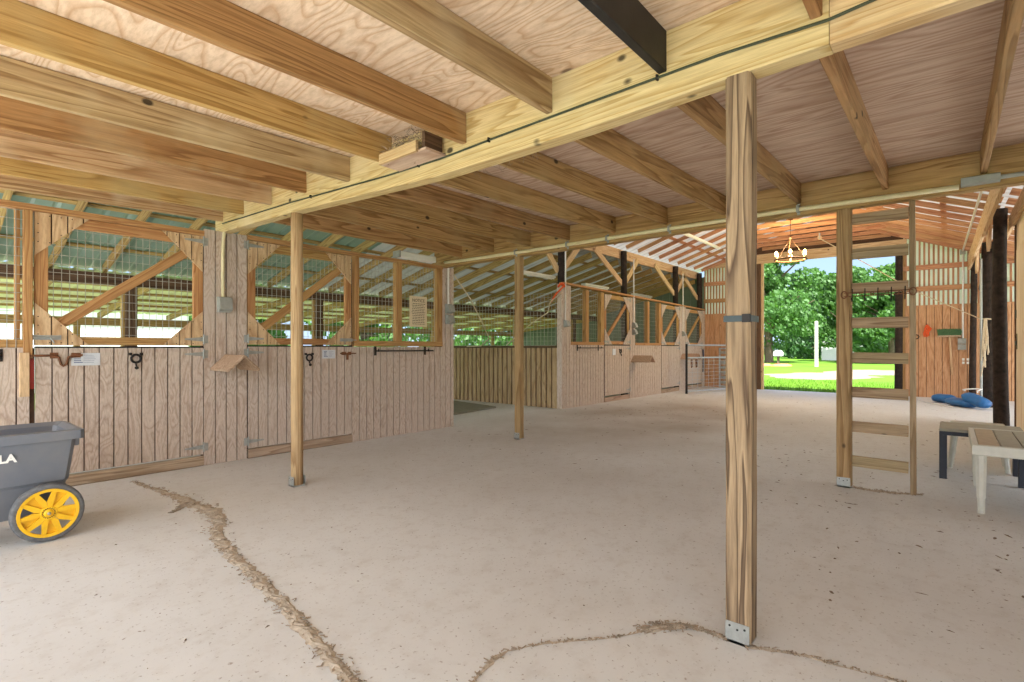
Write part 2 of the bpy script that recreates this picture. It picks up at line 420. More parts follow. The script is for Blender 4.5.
def beam_sag(name, x0, x1, tab_b, top, mat, ys, label):
    mb = MB(); vs = []
    for y in ys:
        b, t = interp(tab_b, y), top(y)-.003
        vs += [(x0, y, b+.006), (x0+.006, y, b), (x1-.006, y, b), (x1, y, b+.006), (x1, y, t), (x0, y, t)]
    fs = [tuple(range(6)), tuple(6*(len(ys)-1)+k for k in range(6))[::-1]]
    for i in range(len(ys)-1):
        fs += [(6*i+k, 6*i+6+k, 6*i+6+(k+1) % 6, 6*i+(k+1) % 6) for k in range(6)]
    o = mb.add(vs, fs).build(name, mat, loc=((x0+x1)/2, ys[0], 2.3)); return tag(o, label, 'beam')
B1 = [(-2.9, 2.325), (0, 2.32), (.8, 2.305), (1.4, 2.285), (2.45, 2.282), (3.4, 2.325), (4.35, 2.37), (5.98, 2.41)]
beam_sag('support_beam', 2.2, 2.3, B1, ply_z, M['beamy'], [.34, .8, 1.4, 2.45, 3.4, 4.35, 5.98], 'long pale yellow beam running from the stall wall across the deck to the front post')
beam_sag('support_beam', 2.205, 2.295, B1, ply_z, M['beamy'], [-2.9, -1.4, 0, .3385], 'pale yellow beam continuing past the splice beyond the front post')
bm_ = MB().cbox(5.27, -2.9, 2.40, 5.37, 5.98, 2.687, .006, 1)
tag(bm_.build('support_beam', M['olivey'], loc=(5.32, 1.5, 2.5)), 'long weathered beam carrying the cream conduit between deck and aisle', 'beam')

jl = [(5.80, 'jtan'), (5.30, 'jyel'), (4.72, 'jtan'), (4.10, 'jrust'), (3.46, 'jpale'), (2.86, 'jyel'), (2.23, 'jrust'), (1.60, 'jpale'), (.98, 'black'), (.38, 'jrust'), (-.24, 'jtan'), (-.86, 'jyel'), (-1.48, 'jpale'), (-2.1, 'jrust')]
for k, (y, mt) in enumerate(jl):
    z = ply_z(y)-.092; m = M[mt]
    xe = 2.13 if k == 5 else 2.199
    o = plank('ceiling_joist', (-1.45, y, ply_w(y)-.092), (xe, y, z), .182, .04, m)
    tag(o, 'black painted joist among the pale joists overhead' if mt == 'black' else 'joist ending at the pale beam on the open front side, %s from the stall wall' % ORD[k], 'joist', 'joists of the near ceiling bay')
for k in range(14):
    y = ([5.40, 4.78, 4.15, 3.545, 2.925, 2.31, 1.70, 1.05, .41, -.19]+[-.80-.61*q for q in range(9)])[k]; za = ply_z(y)-.092; zb = 2.69-.092
    o = plank('ceiling_joist', (2.301, y, za), (5.269, y, zb), .182, .04, M['olivex'])
    tag(o, 'joist between the pale beam and the conduit beam, %s from the stall wall' % ORD[k], 'joist', 'joists of the second ceiling bay')
# short block and nest shelf between two joists
t = thing('nest_box', 'small wooden nest shelf filled with straw between two ceiling joists', 'nest box', (2.13, 2.55, 2.40))
MB().box(2.04, 2.39, 2.385, 2.199, 2.83, 2.40).build('shelf_board', M['plyr'], t)
MB().cbox(2.02, 2.46, 2.385, 2.04, 2.83, 2.455, .003, 1).build('front_board', M['beamy'], t)
MB().cbox(2.04, 2.40, 2.40, 2.18, 2.425, 2.50, .003, 0).build('end_board', M['dark'+'x'], t)
mb = MB()
for k in range(260):
    x, y, z = R.uniform(2.05, 2.18), R.uniform(2.45, 2.8), 2.41+R.uniform(0, 1)**1.5*.17
    a, b, l = R.uniform(0, 6.3), R.uniform(-.6, .6), R.uniform(.03, .09)
    mb.cyl((x, y, z), (min(2.195, max(2.03, x+l*math.cos(a)*math.cos(b))), y+l*math.sin(a)*math.cos(b), z+l*math.sin(b)), .0018, 3)
o = mb.build('straw', M['straw'], t); o['kind'] = 'stuff'
# cobwebby straw hanging below the beam
mb = MB()
for k in range(60):
    x, y, z = R.uniform(2.32, 2.6), R.uniform(1.95, 2.5), R.uniform(2.40, 2.44)
    a = R.uniform(0, 6.3); l = R.uniform(.03, .12)
    mb.tube([(x, y, z), (x+l*.5*math.cos(a), y+l*.5*math.sin(a), z-R.uniform(0, .05)), (x+l*math.cos(a), y+l*math.sin(a), z-R.uniform(0, .03))], .0011, 3)
o = tag(mb.build('straw_wisps', M['straw'], loc=(2.45, 2.2, 2.42)), 'wisps of straw and cobweb hanging beneath the joists past the beam', 'straw'); o['kind'] = 'stuff'

# cable stapled along the beam
pts = [(5.78, 2.49), (5.2, 2.472), (4.35, 2.45), (3.72, 2.422), (3.0, 2.39), (2.44, 2.378), (1.9, 2.392), (1.38, 2.40), (.73, 2.408), (.34, 2.395), (.2, 2.41), (-.3, 2.44), (-1.2, 2.43)]
c = MB().tube([(2.192, y, z) for y, z in pts], .006, 6).build('cable', M['cable'], loc=(2.19, 2.5, 2.4)); tag(c, 'thin dark cable running along the face of the pale beam', 'cable')
for y, z in ((2.64, 2.385), (2.02, 2.39), (1.0, 2.405), (4.0, 2.437)): MB().box(2.182, y-.004, z-.012, 2.1995, y+.004, z+.012).build('cable_staple', M['iron'], c)

# conduit along the second beam with its straps and junction box
t = thing('conduit', 'long cream conduit pipe strapped along the weathered beam', 'pipe', (5.24, 2.5, 2.44))
MB().tube([(5.245, 5.72, 2.462), (5.245, 5.3, 2.452), (5.245, 4.2, 2.446), (5.245, 2.6, 2.452), (5.245, 1.2, 2.45), (5.245, -.05, 2.43)], .02, 10).build('pipe', M['pvc'], t, smooth=True)
for y in (4.36, 3.55, 3.0, 2.26, 1.05):
    MB().box(5.222, y-.012, 2.42, 5.27, y+.012, 2.425).box(5.222, y-.012, 2.476, 5.27, y+.012, 2.481).box(5.221, y-.012, 2.42, 5.225, y+.012, 2.481).box(5.262, y-.012, 2.40, 5.268, y+.012, 2.50).build('pipe_strap', M['galv'], t)
t = thing('junction_box', 'grey junction box on the cream conduit under the ceiling', 'junction box', (5.24, -.2, 2.45))
MB().cbox(5.20, -.28, 2.425, 5.268, -.06, 2.485, .006, 1).build('body', M['boxgrey'], t)
MB().cyl((5.235, -.28, 2.455), (5.235, -2.6, 2.44), .016, 8).build('pipe_run', M['boxgrey'], t)

# posts
def post(x, y, ztop, w, mat, label, facets=None, plate=True, band=False):
    t = thing('wooden_post', label, 'post', (x, y, 0)); h = w/2
    if facets: pr = [(x+h*math.cos(a), y+h*math.sin(a)) for a in [2*PI*k/facets for k in range(facets)]]
    else:
        c = .012; pr = [(x-h+c, y-h), (x+h-c, y-h), (x+h, y-h+c), (x+h, y+h-c), (x+h-c, y+h), (x-h+c, y+h), (x-h, y+h-c), (x-h, y-h+c)]
    mb = MB(); n = len(pr); N = 12
    for k in range(N+1):
        f = k/N; jx = R.uniform(-.0015, .0015); jy = R.uniform(-.0015, .0015)
        mb.v += [(px_+jx, py_+jy, .012+(ztop-.012)*f) for px_, py_ in pr]
    for k in range(N): mb.f += [(k*n+q, k*n+(q+1) % n, k*n+n+(q+1) % n, k*n+n+q) for q in range(n)]
    mb.f += [tuple(range(n))[::-1], tuple(N*n+q for q in range(n))]
    mb.build('shaft', mat, t, smooth=bool(facets))
    p = MB().box(x-h-.003, y-h+.004, 0, x-h, y+h-.004, .085).box(x+h, y-h+.004, 0, x+h+.003, y+h-.004, .085).box(x-h-.003, y-h+.004, -.004, x+h+.003, y+h-.004, .011)
    b = p.build('base_plate', M['galv'], t)
    for dy, dz in ((-.028, .066), (.03, .068), (0, .058)): MB().lathe([(0, -.004), (.004, -.003), (.005, 0)], (x-h-.002, y+dy, dz), 0, 8).build('bolt', M['iron'], b)
    if band:
        q = MB().box(x-h-.004, y-h-.004, 1.306, x-h, y+h+.004, 1.331).box(x+h, y-h-.004, 1.306, x+h+.004, y+h+.004, 1.331).box(x-h, y+h, 1.306, x+h, y+h+.004, 1.331).box(x-h, y-h-.004, 1.306, x+h, y-h, 1.331)
        q.build('strap', M['strap'], t)
        MB().box(x-h-.010, y-h-.002, 1.303, x-h-.004, y-h+.03, 1.336).build('buckle', M['iron'], t)
    return t
post(2.25, .66, 2.31, .10, M['post'], 'front wooden post with a dark strap round it, standing on the floor crack', band=True)
post(2.262, 4.36, 2.372, .10, M['peeled'], 'rounded pale post standing close before the second stall door', facets=16)
post(5.32, 4.36, 2.398, .096, M['postg'], 'slim post before the open passage between the two stall blocks')
post(5.32, .705, 2.398, .108, M['postg'], 'post holding the side of the wooden ladder')

# ladder
t = thing('ladder', 'upright wooden ladder of eight rungs between floor and beam', 'ladder', (5.33, .45, 0))
plank('side_rail', (5.385, .232, .0), (5.36, .24, 2.398), .075, .04, M['greyx'], t, up=(1,0,0))
for k in range(8):
    z = 2.305-.297*k
    plank('rung', (5.33, .65, z), (5.33, .262, z-.004), .09, .04, M['greyx'], t)
# iron coat rack with hooks hung on the ladder
t = thing('hook_rack', 'dark scrolled iron rack of hooks fixed across the ladder', 'hook rack', (5.25, .45, 1.655))
mb = MB()
for z in (1.640, 1.670): mb.cyl((5.262, .70, z), (5.262, .23, z), .004, 6)
for y in (.70, .23): mb.tube([(5.262, y+.022*math.cos(a), 1.655+.03*math.sin(a)) for a in [2*PI*k/14 for k in range(14)]], .005, 6, closed=True)
for y in (.60, .50, .40, .31): mb.tube([(5.262, y+.012*math.cos(a), 1.655+.014*math.sin(a)) for a in [2*PI*k/10 for k in range(10)]], .003, 5, closed=True)
mb.build('scroll_bar', M['rust'], t)
for y in (.64, .55, .46, .37, .28):
    MB().tube([(5.258, y, 1.700), (5.25, y, 1.660), (5.245, y, 1.610), (5.232, y, 1.595), (5.216, y, 1.605), (5.212, y, 1.625)], .0045, 6).build('hook', M['iron'], t)

# ------------------------------------------------------------------ front stall wall (plane YW)
bm, gm = MB(), MB()
siding(bm, gm, rect(.0, .718, .0, 1.20), YW)
gm.box(.716, YW+.0, 0, .752, YW+.04, 1.20)
siding(bm, gm, rect(2.035, 2.462, .0, 2.415), YW)
siding(bm, gm, rect(3.755, 5.52, .0, 1.215), YW)
siding(bm, gm, rect(5.285, 5.52, 1.215, 2.41), YW, start=5.2405)
for k in range(-12, 0): pass
siding(bm, gm, rect(-1.4, 0, 0, 2.36), YW)
for xb in (2.455, 3.742, 2.022): gm.box(xb, YW+.012, 0, xb+.025, YW+.05, 2.3)
sb_, sg_ = MB(), MB(); siding(sb_, sg_, rect(-1.4, 5.35, 0, 2.55), -2.95, side=1)
ws = struct(sb_.build('wall_added_shade', M['siding'], loc=(2, -2.95, 0))); struct(sg_.build('wall_backing', M['groove'], ws))  # unseen wall, added to keep side light off the joist faces
wl = struct(bm.build('wall_left', M['siding'], loc=(2, YW, 0)))
struct(gm.build('wall_backing', M['groove'], wl))
w = MB().cbox(5.50, YW+.0, 0, 5.54, YW+.1, 2.42, .004, 2); struct(w.build('trim_1', M['siding'], loc=(5.52, YW, 0)))
for k, (x0, x1, z0, z1) in enumerate(((-1.4, 2.033, 2.338, 2.392), (2.465, 5.30, 2.375, 2.425))):
    o = MB().cbox(x0, YW-.03, z0, x1, YW+.06, z1, .004, 0).build('trim_%d' % (k+2), M['framex'], loc=(x0, YW, z0)); struct(o)
# threshold timbers under the two doors
for x0, x1, lb in ((.60, 2.03, 'brown threshold timber under the stall door nearest the cart'), (2.468, 3.75, 'brown threshold timber under the stall door behind the rounded post')):
    o = MB().cbox(x0, YW-.03, 0, x1, YW+.05, .098, .012, 0).build('threshold', M['sill'], loc=((x0+x1)/2, YW, 0)); tag(o, lb, 'threshold')
# leftmost mesh window
h0 = holder('window_1', (.35, YW, 1.2))
mb = MB().cbox(-.05, YW-.01, 1.20, .70, YW+.05, 1.27, .004, 0); mb.build('window_sill', M['framex'], h0)
MB().cbox(.68, YW-.035, 1.12, .738, YW+.05, 2.335, .004, 2).cbox(.63, YW, 1.2, .665, YW+.04, 2.335, .004, 2).build('window_frame', M['framez'], h0)
mb = MB(); wires(mb, -.05, .69, 1.2, 2.33, YW-.012); mb.build('window_mesh', M['wire'], h0)
mb = MB().cbox(.655, YW-.05, .80, .716, YW-.017, 1.16, .004, 2)
o = mb.build('latch_post', M['gusset'], loc=(.7, YW, .97)); tag(o, 'short knotty block nailed beside the first stall door', 'block')
o = MB().box(.718, YW-.03, .86, .744, YW-.002, 1.11).build('strap', M['red'], loc=(.77, YW, 1)); tag(o, 'red strap showing in the gap beside the first stall door', 'strap')
# two-pane mesh window with the notice
h0 = holder('window_2', (4.5, YW, 1.2))
MB().cbox(3.775, YW-.03, 1.222, 5.285, YW+.05, 1.292, .004, 0).build('window_sill', M['framex'], h0)
for x0, x1 in ((3.79, 3.85), (4.435, 4.53), (5.17, 5.283)):
    MB().cbox(x0, YW-.03, 1.292, x1, YW+.05, 2.38, .004, 2).build('window_frame', M['framez'], h0)
mb = MB(); wires(mb, 3.85, 5.17, 1.29, 2.375, YW+.02); mb.build('window_mesh', M['wire'], h0)
t = thing('notice_sign', 'cream paper notice with black heading hung on the stall mesh', 'sign', (4.82, YW-.02, 1.7))
MB().box(4.665, YW-.024, 1.50, 4.985, YW-.020, 1.935).build('sheet', M['paper'], t)
text('lettering', 'NOTICE', .062, (4.825, YW-.025, 1.855), (PI/2, 0, 0), M['ink'], t, .0006, 'CENTER', 1.0)
mb = MB()
for k in range(13):
    z = 1.825-.024*k; x = 4.70+R.uniform(0, .025); xe = 4.95-R.uniform(0, .03)
    while x < xe:
        l = R.uniform(.015, .05); mb.box(x, YW-.0256, z, min(x+l, xe), YW-.024, z+.007); x += l+.009
mb.build('small_print', M['ink'], t)

# hinge, latch and plaque pieces --------------------------------------------------
def hinge(parent, x, z, d, y):
    """strap hinge: plate on the jamb at x, tapered strap reaching d metres (signed)"""
    s = 1 if d > 0 else -1
    mb = MB().box(x+s*-.042, y-.006, z-.04, x-s*.008, y-.001, z+.04)
    mb.prism([(x+s*.006, z-.022), (x+d, z-.007), (x+d, z+.007), (x+s*.006, z+.022)][::s], 1, y-.005, y)
    mb.cyl((x, y-.009, z-.05), (x, y-.009, z+.05), .008, 8)
    for k in range(3): mb.lathe([(0, -.003), (.005, -.002), (.006, 0)], (x+d*(.25+.25*k), y-.005, z), 1, 6)
    return mb.build('hinge', M['galv'], parent)
def dutch(x0, x1, zs, zt, z0, y, hs, lab_u, lab_l, cat='stall door', mesh=True, frame='frame', gus='gusset', grp=None, ghost=False):
    """upper and lower leaf; hs = +1 hinges at x1, -1 at x0"""
    xm = (x0+x1)/2; W = x1-x0; fw = .088
    u = thing('upper_stall_door', lab_u, cat, (xm, y, zs), grp)
    for nm, a, b, c, d, ax in (('stile', x0, x0+fw, zs+.012, zt, 2), ('stile', x1-fw, x1, zs+.012, zt, 2)):
        MB().cbox(a, y, c, b, y+.036, d, .003, ax).build(nm, M[frame+'z'], u)
    for c, d in ((zs+.012, zs+.085), (zt-.095, zt)):
        MB().cbox(x0+fw, y+.001, c, x1-fw, y+.036, d, .003, 0).build('rail', M[frame+'x'], u)
    gx, gz = .36*min(1, W/1.28), .365
    for pl in ([(x0, zt), (x0, zt-gz), (x0+gx, zt)], [(x1, zt-gz), (x1, zt), (x1-gx, zt)], [(x0, zs+.01), (x0+gx, zs+.01), (x0, zs+gz)], [(x1-gx, zs+.01), (x1, zs+.01), (x1, zs+gz)]):
        b, q = MB(), MB(); siding(b, q, pl, y, start=x0); 
        o = b.build('gusset', M[gus], u); q.build('gusset_backing', M['groove'], o)
        nl = MB(); cx = sum(p[0] for p in pl)/3; cz = sum(p[1] for p in pl)/3
        for i in range(3):
            for f in (.25, .5, .75):
                a, c = pl[i], pl[(i+1) % 3]; px_ = (a[0]+(c[0]-a[0])*f)*.82+cx*.18; pz_ = (a[1]+(c[1]-a[1])*f)*.82+cz*.18
                nl.lathe([(0, -.0015), (.0045, -.001), (.005, 0)], (px_, y-.016, pz_), 1, 6)
        nl.build('nail_head', M['iron'], o)
    plank('brace', (x0+gx*.42, y+.018, zs+gz*.50), (x1-gx*.42, y+.018, zt-gz*.50), .085, .034, M[frame+'x'], u)
    if mesh:
        mb = MB(); wires(mb, x0+.02, x1-.02, zs+.03, zt-.03, y+.045); mb.build('wire_mesh', M['wire'], u)
    hx = x1 if hs > 0 else x0
    hinge(u, hx, zt-.05, -hs*.17, y-.016); hinge(u, hx, zs+.075, -hs*.17, y-.016)
    l = thing('lower_stall_door', lab_l, cat, (xm, y, z0), grp)
    b, q = MB(), MB(); siding(b, q, rect(x0+.004, x1-.004, z0, zs-.012), y)
    b.build('boards', M['siding'], l); q.build('board_backing', M['groove'], l)
    MB().box(x0, y-.024, zs-.012, x1, y+.01, zs+.002).build('edge_strip', M['iron'], l)
    hinge(l, hx, zs-.075, -hs*.17, y-.016); hinge(l, hx, z0+.075, -hs*.17, y-.016)
    lx = x0 if hs > 0 else x1
    mb = MB()
    mb.box(lx-hs*.01, y-.02, zs+.055, lx+hs*.17, y-.016, zs+.095).cyl((lx-hs*.06, y-.026, zs+.075), (lx+hs*.15, y-.026, zs+.075), .007, 8)
    mb.cyl((lx+hs*.10, y-.028, zs+.075), (lx+hs*.12, y-.045, zs+.03), .006, 8)
    mb.build('bolt_latch', M['galv'], u)
    return u, l
u1, l1 = dutch(.75, 2.03, 1.212, 2.335, .115, YW, +1, 'upper half door with octagonal mesh opening, nearest the cart', 'lower grooved half door behind the grey cart, with a ring hook')
u2, l2 = dutch(2.468, 3.75, 1.225, 2.365, .11, YW, -1, 'upper half door with octagonal mesh opening behind the rounded post', 'lower grooved half door behind the rounded post')
# rusty swing bolt on the first door, plain bolt on the second
mb = MB().tube([(.70, YW-.03, 1.135), (.86, YW-.03, 1.135), (.90, YW-.034, 1.12), (.915, YW-.036, 1.06), (.93, YW-.036, 1.045), (.95, YW-.036, 1.06), (.965, YW-.034, 1.12), (1.0, YW-.03, 1.135), (1.06, YW-.03, 1.137)], .010, 8)
mb.box(.845, YW-.024, 1.11, .90, YW-.016, 1.16).box(.985, YW-.024, 1.115, 1.05, YW-.016, 1.157).box(.70, YW-.03, 1.10, .74, YW-.017, 1.17)
mb.build('swing_bolt', M['rust'], l1)
mb = MB().cyl((3.58, YW-.026, 1.13), (3.80, YW-.026, 1.13), .008, 8).box(3.60, YW-.022, 1.11, 3.66, YW-.016, 1.15).box(3.69, YW-.022, 1.11, 3.735, YW-.016, 1.15).box(3.668, YW-.035, 1.05, 3.69, YW-.018, 1.135)
mb.build('bolt_latch', M['rust'], l2)
def hook_ring(x, z, label, y=YW):
    t = thing('halter_hook', label, 'hook', (x, y-.02, z))
    MB().tube([(x+.037*math.cos(a), y-.03, z+.037*math.sin(a)) for a in [2*PI*k/18 for k in range(18)]], .0105, 8, closed=True).build('ring', M['iron'], t)
    MB().cyl((x, y-.028, z-.05), (x, y-.05, z-.085), .008, 6).lathe([(0, -.018), (.016, -.008), (.016, .008), (0, .018)], (x, y-.05, z-.085), 2, 10).build('prong', M['iron'], t)
    for s in (-1, 1): MB().box(x+s*.03, y-.03, z+.03, x+s*.055, y-.017, z+.055).build('fixing_lug', M['iron'], t)
hook_ring(1.452, 1.10, 'round iron halter hook on the first stall door')
hook_ring(3.17, 1.085, 'dark iron halter hook half hidden behind the rounded post')
def plaque(x0, x1, z0, z1, label, y=YW, ink=True):
    t = thing('stall_plaque', label, 'plaque', ((x0+x1)/2, y-.02, z0))
    MB().cbox(x0, y-.022, z0, x1, y-.0165, z1, .001, 0).build('plate', M['plaque'], t)
    if ink:
        mb = MB()
        for k in range(5):
            z = z1-.022-(z1-z0-.03)*k/5; x = x0+.018; mb.box(x, y-.0232, z, x+R.uniform(.03, .06), y-.022, z+.006); mb.box(x+.065, y-.0232, z+.001, x1-R.uniform(.02, .06), y-.022, z+.003)
        mb.build('small_print', M['inkb'], t)
plaque(.985, 1.185, 1.045, 1.155, 'white stall card with blue print on the first stall door')
plaque(3.34, 3.51, 1.07, 1.175, 'blank pale stall card on the second stall door')
mb = MB().box(.52, YW-.022, 1.09, .56, YW-.016, 1.19); mb.cyl((.54, YW-.03, 1.12), (.54, YW-.03, 1.16), .008, 6)
tag(mb.build('door_keeper', M['iron'], loc=(.54, YW, 1.14)), 'small black hinge plate on the boards at the picture edge', 'hinge')

def blanket_bar(x0, x1, z, label, y=YW):
    t = thing('blanket_bar', label, 'blanket bar', ((x0+x1)/2, y-.05, z))
    MB().cyl((x0-.03, y-.085, z), (x1+.10, y-.085, z), .010, 8).build('rod', M['iron'], t)
    for x in (x0, x1):
        MB().box(x-.018, y-.022, z-.06, x+.018, y-.016, z+.06).box(x-.008, y-.09, z-.008, x+.008, y-.02, z+.008).box(x-.008, y-.098, z-.012, x+.008, y-.092, z+.03).build('bracket', M['iron'], t)
blanket_bar(4.10, 4.95, 1.16, 'thin dark blanket bar below the window with the notice')
blanket_bar(8.98, 9.80, 1.20, 'thin dark blanket bar on the far stall block', )

def saddle_rack(x, z, label, y=YW, wd=.145, L=.48, drop=.14):
    """inverted V of two boards sticking out from the wall"""
    t = thing('saddle_rack', label, 'saddle rack', (x, y-.02, z))
    for s in (-1, 1):
        pl = [(x, z), (x, z-.022), (x+s*wd, z-drop-.022), (x+s*wd, z-drop)]
        MB().prism(pl[::s], 1, y-.017-L, y-.017).build('board', M['saddle'], t)
    MB().prism([(x-wd*.55, z-drop*.6-.02), (x, z-.022), (x+wd*.55, z-drop*.6-.02)], 1, y-.05, y-.017).build('bracket', M['saddle'], t)
saddle_rack(2.235, 1.13, 'wooden saddle rack shaped like a little roof between the stall doors')
saddle_rack(11.45, 1.02, 'wooden saddle rack beside the first far stall door')
saddle_rack(14.42, 1.04, 'wooden saddle rack beside the metal gate')

# outlet boxes and conduit drops
t = thing('outlet_box', 'grey outlet box with conduit between the two front stall doors', 'outlet box', (2.22, YW-.03, 1.65))
MB().tube([(2.205, YW-.04, 1.72), (2.205, YW-.04, 2.25), (2.215, YW-.05, 2.40), (2.222, YW-.07, 2.50), (2.222, YW-.08, 2.66)], .016, 8).build('pipe', M['pvc'], t, smooth=True)
MB().cbox(2.15, YW-.06, 1.57, 2.28, YW-.017, 1.73, .01, 2).build('body', M['boxgrey'], t)
MB().prism([(YW-.10, 1.60), (YW-.06, 1.58), (YW-.06, 1.72), (YW-.075, 1.72)], 0, 2.16, 2.285).build('cover', M['boxgrey'], t)
def twin_box(x, z, label, pipe_top, n=2, y=YW):
    t = thing('outlet_box', label, 'outlet box', (x, y-.03, z))
    for k in range(n):
        zz = z-.16*k
        MB().cbox(x-.06, y-.055, zz-.07, x+.06, y-.017, zz+.07, .008, 2).build('body', M['boxgrey'], t)
        MB().prism([(y-.125, zz-.045), (y-.055, zz-.065), (y-.055, zz+.065), (y-.085, zz+.05)], 0, x-.055, x+.06).build('cover', M['boxgrey'], t)
    MB().cyl((x-.005, y-.035, z+.06), (x-.005, y-.035, pipe_top), .014, 8).build('pipe', M['white'], t)
twin_box(5.40, 1.79, 'two grey flip-cover outlets on the corner of the front stalls', 2.41)
twin_box(8.53, 1.68, 'single grey outlet on the corner of the far stalls', 3.30, 1)
twin_box(11.42, 1.74, 'two shiny outlets on the pillar between far stall doors', 3.33)
twin_box(14.42, 1.60, 'single outlet on the pillar behind the metal gate', 3.30, 1)
# ------------------------------------------------------------------ far stall block
def ztop(x): return 2.46-.013*(x-8.5)
bm, gm = MB(), MB()
SF = [(8.47, 8.74, 0, 2.44), (8.74, 10.05, 0, 1.26), (11.27, 11.53, 0, 2.40), (11.53, 13.0, 0, 1.26), (14.22, 14.66, 0, 2.37), (15.95, XE-.02, 0, 2.34)]
for a, b, c, d in SF: siding(bm, gm, rect(a, b, c, d), YW, gap=.013)
for xb in (10.04, 12.99, 14.64): gm.box(xb, YW+.012, 0, xb+.07, YW+.05, 1.26)  # dark strips colour in the shade of the gaps beside the doors
wf = struct(bm.build('wall_far', M['siding'], loc=(12, YW, 0))); struct(gm.build('wall_backing', M['groove'], wf))
struct(plank('trim_4', (8.45, YW+.01, 2.475), (XE-.02, YW+.01, 2.375), .04, .11, M['framex']))
struct(MB().cbox(8.42, YW-.017, 0, 8.47, YW+.1, 2.46, .004, 2).build('trim_5', M['siding'], loc=(8.44, YW, 0)))
for n, (x0, x1, mul) in enumerate(((8.74, 10.05, 9.32), (11.53, 13.0, 12.2))):
    h0 = holder('window_%d' % (3+n), ((x0+x1)/2, YW, 1.26))
    zt = ztop(x1)-.03
    MB().cbox(x0, YW-.025, 1.262, x1, YW+.05, 1.325, .004, 0).build('window_sill', M['framex'], h0)
    for x, wd in ((mul, .10), (x1-.13, .13)):
        MB().cbox(x, YW-.02, 1.325, x+wd, YW+.09, zt, .004, 2).build('window_frame', M['framez'], h0)
    mb = MB(); wires(mb, x0, x1, 1.3, zt, YW+.06, da=.075, dz=.1); mb.build('window_mesh', M['wire'], h0)
for (x0, x1, lb, ll) in ((10.09, 11.25, 'upper half door with diagonal brace, first of the far stalls', 'lower half door standing over a dark gap, first of the far stalls'),
                        (13.04, 14.2, 'upper braced half door in the middle of the far stalls', 'lower half door in the middle of the far stalls'),
                        (14.68, 15.93, 'upper braced half door behind the metal gate', 'lower half door behind the metal gate')):
    u, l = dutch(x0, x1, 1.265, ztop(x1)-.035, .14, YW, +1, lb, ll, gus='siding')
    o = MB().box(x0, YW-.012, 0, x1, YW+.03, .10).build('threshold', M['sill'], loc=((x0+x1)/2, YW, 0)); tag(o, 'pale threshold under the '+ll.split(',')[-1].split('lower ')[-1].strip() if ',' not in ll else 'pale threshold under the first far stall door', 'threshold')
plaque(10.42, 10.56, 1.04, 1.18, 'small white card on the first far stall door', ink=False)
hook_ring(10.78, 1.12, 'small dark halter hook on the first far stall door')
for x, lb in ((15.08, 'leather halter hanging on the door behind the metal gate, nearer one'), (15.45, 'leather halter hanging on the door behind the metal gate, farther one')):
    t = thing('halter', lb, 'halter', (x, YW-.04, .95))
    MB().tube([(x, YW-.03, .98), (x-.05, YW-.035, .82), (x-.03, YW-.04, .62), (x+.04, YW-.04, .64), (x+.05, YW-.035, .84), (x, YW-.03, .98)], .016, 6).build('strap', M['rust'], t)
    MB().tube([(x-.05, YW-.045, .80), (x, YW-.05, .76), (x+.05, YW-.045, .80)], .014, 6).build('noseband', M['rust'], t)
mb = MB().tube([(15.97, YW-.04, 1.15), (15.98, YW-.045, .9), (15.97, YW-.04, .45)], .022, 6)
tag(mb.build('lead_strap', M['bluestrap'], loc=(15.97, YW, .8)), 'long navy strap hanging at the end of the far stalls', 'strap')

# side partition of the far block along the passage
bm, gm = MB(), MB(); siding(bm, gm, rect(YW+.1, 9.5, 0, 1.20), 8.44, axis=0, pitch=.13, gap=.03)
wp = struct(bm.build('wall_partition', M['sidingd'], loc=(8.44, 7.6, 0))); struct(gm.build('wall_backing', M['groove'], wp))
struct(MB().cbox(8.40, YW+.1, 1.20, 8.48, 9.5, 1.245, .004, 1).build('trim_6', M['darky'], loc=(8.44, 7.6, 1.2)))
mb = MB(); wires(mb, YW+.15, 9.5, 1.25, 2.30, 8.44, axis=0, da=.09, dz=.09, r=.003)
tag(mb.build('partition_mesh', M['wire'], loc=(8.44, 7.6, 1.8)), 'square wire mesh above the partition beside the open passage', 'wire mesh')
# a slab of rubber matting in the passage stall
o = MB().add([(6.45, 6.78, 0), (7.75, 6.95, 0), (8.2, 9.4, 0), (6.3, 9.4, 0), (6.45, 6.78, .03), (7.75, 6.95, .03), (8.2, 9.4, .03), (6.3, 9.4, .03)], [(0,3,2,1),(4,5,6,7),(0,1,5,4),(1,2,6,5),(2,3,7,6),(3,0,4,7)]).build('stall_mat', M['mat'], loc=(7.1, 8, 0))
tag(o, 'grey green floor mat lying inside the open passage', 'mat')
# dropped rope chains across the passage
t = MB().tube([(5.56, YW+.05, 2.36), (6.1, 6.05, 2.02), (6.9, 6.5, 1.62), (7.6, 7.0, 1.38), (8.0, 7.6, 1.24), (8.38, 8.4, 1.235)], .011, 6).build('rope', M['rope'], loc=(5.6, YW, 2.3))
tag(t, 'slack rope strung from the front stall corner across the passage', 'rope')
t = MB().tube([(8.40, YW-.02, 2.28), (8.28, 6.0, 2.1), (8.34, 6.1, 1.9), (8.22, 6.4, 1.7), (8.3, 6.9, 1.42), (8.36, 7.2, 1.26)], .012, 6).build('rope', M['rope'], loc=(8.4, YW, 2.2))
tag(t, 'short rope with a knot hanging at the corner log of the far stalls', 'rope')
mb = MB().tube([(8.36+.06*math.cos(a), YW-.05+.06*math.sin(a), 2.42+.03*math.sin(2*a)) for a in [2*PI*k/12 for k in range(12)]], .022, 6, closed=True)
mb.tube([(8.36, YW-.11, 2.40), (8.33, 5.9, 2.25), (8.31, 6.0, 2.10)], .018, 6)
tag(mb.build('red_cord', M['orange'], loc=(8.36, YW, 2.4)), 'orange red cord tied round the corner log of the far stalls', 'cord')

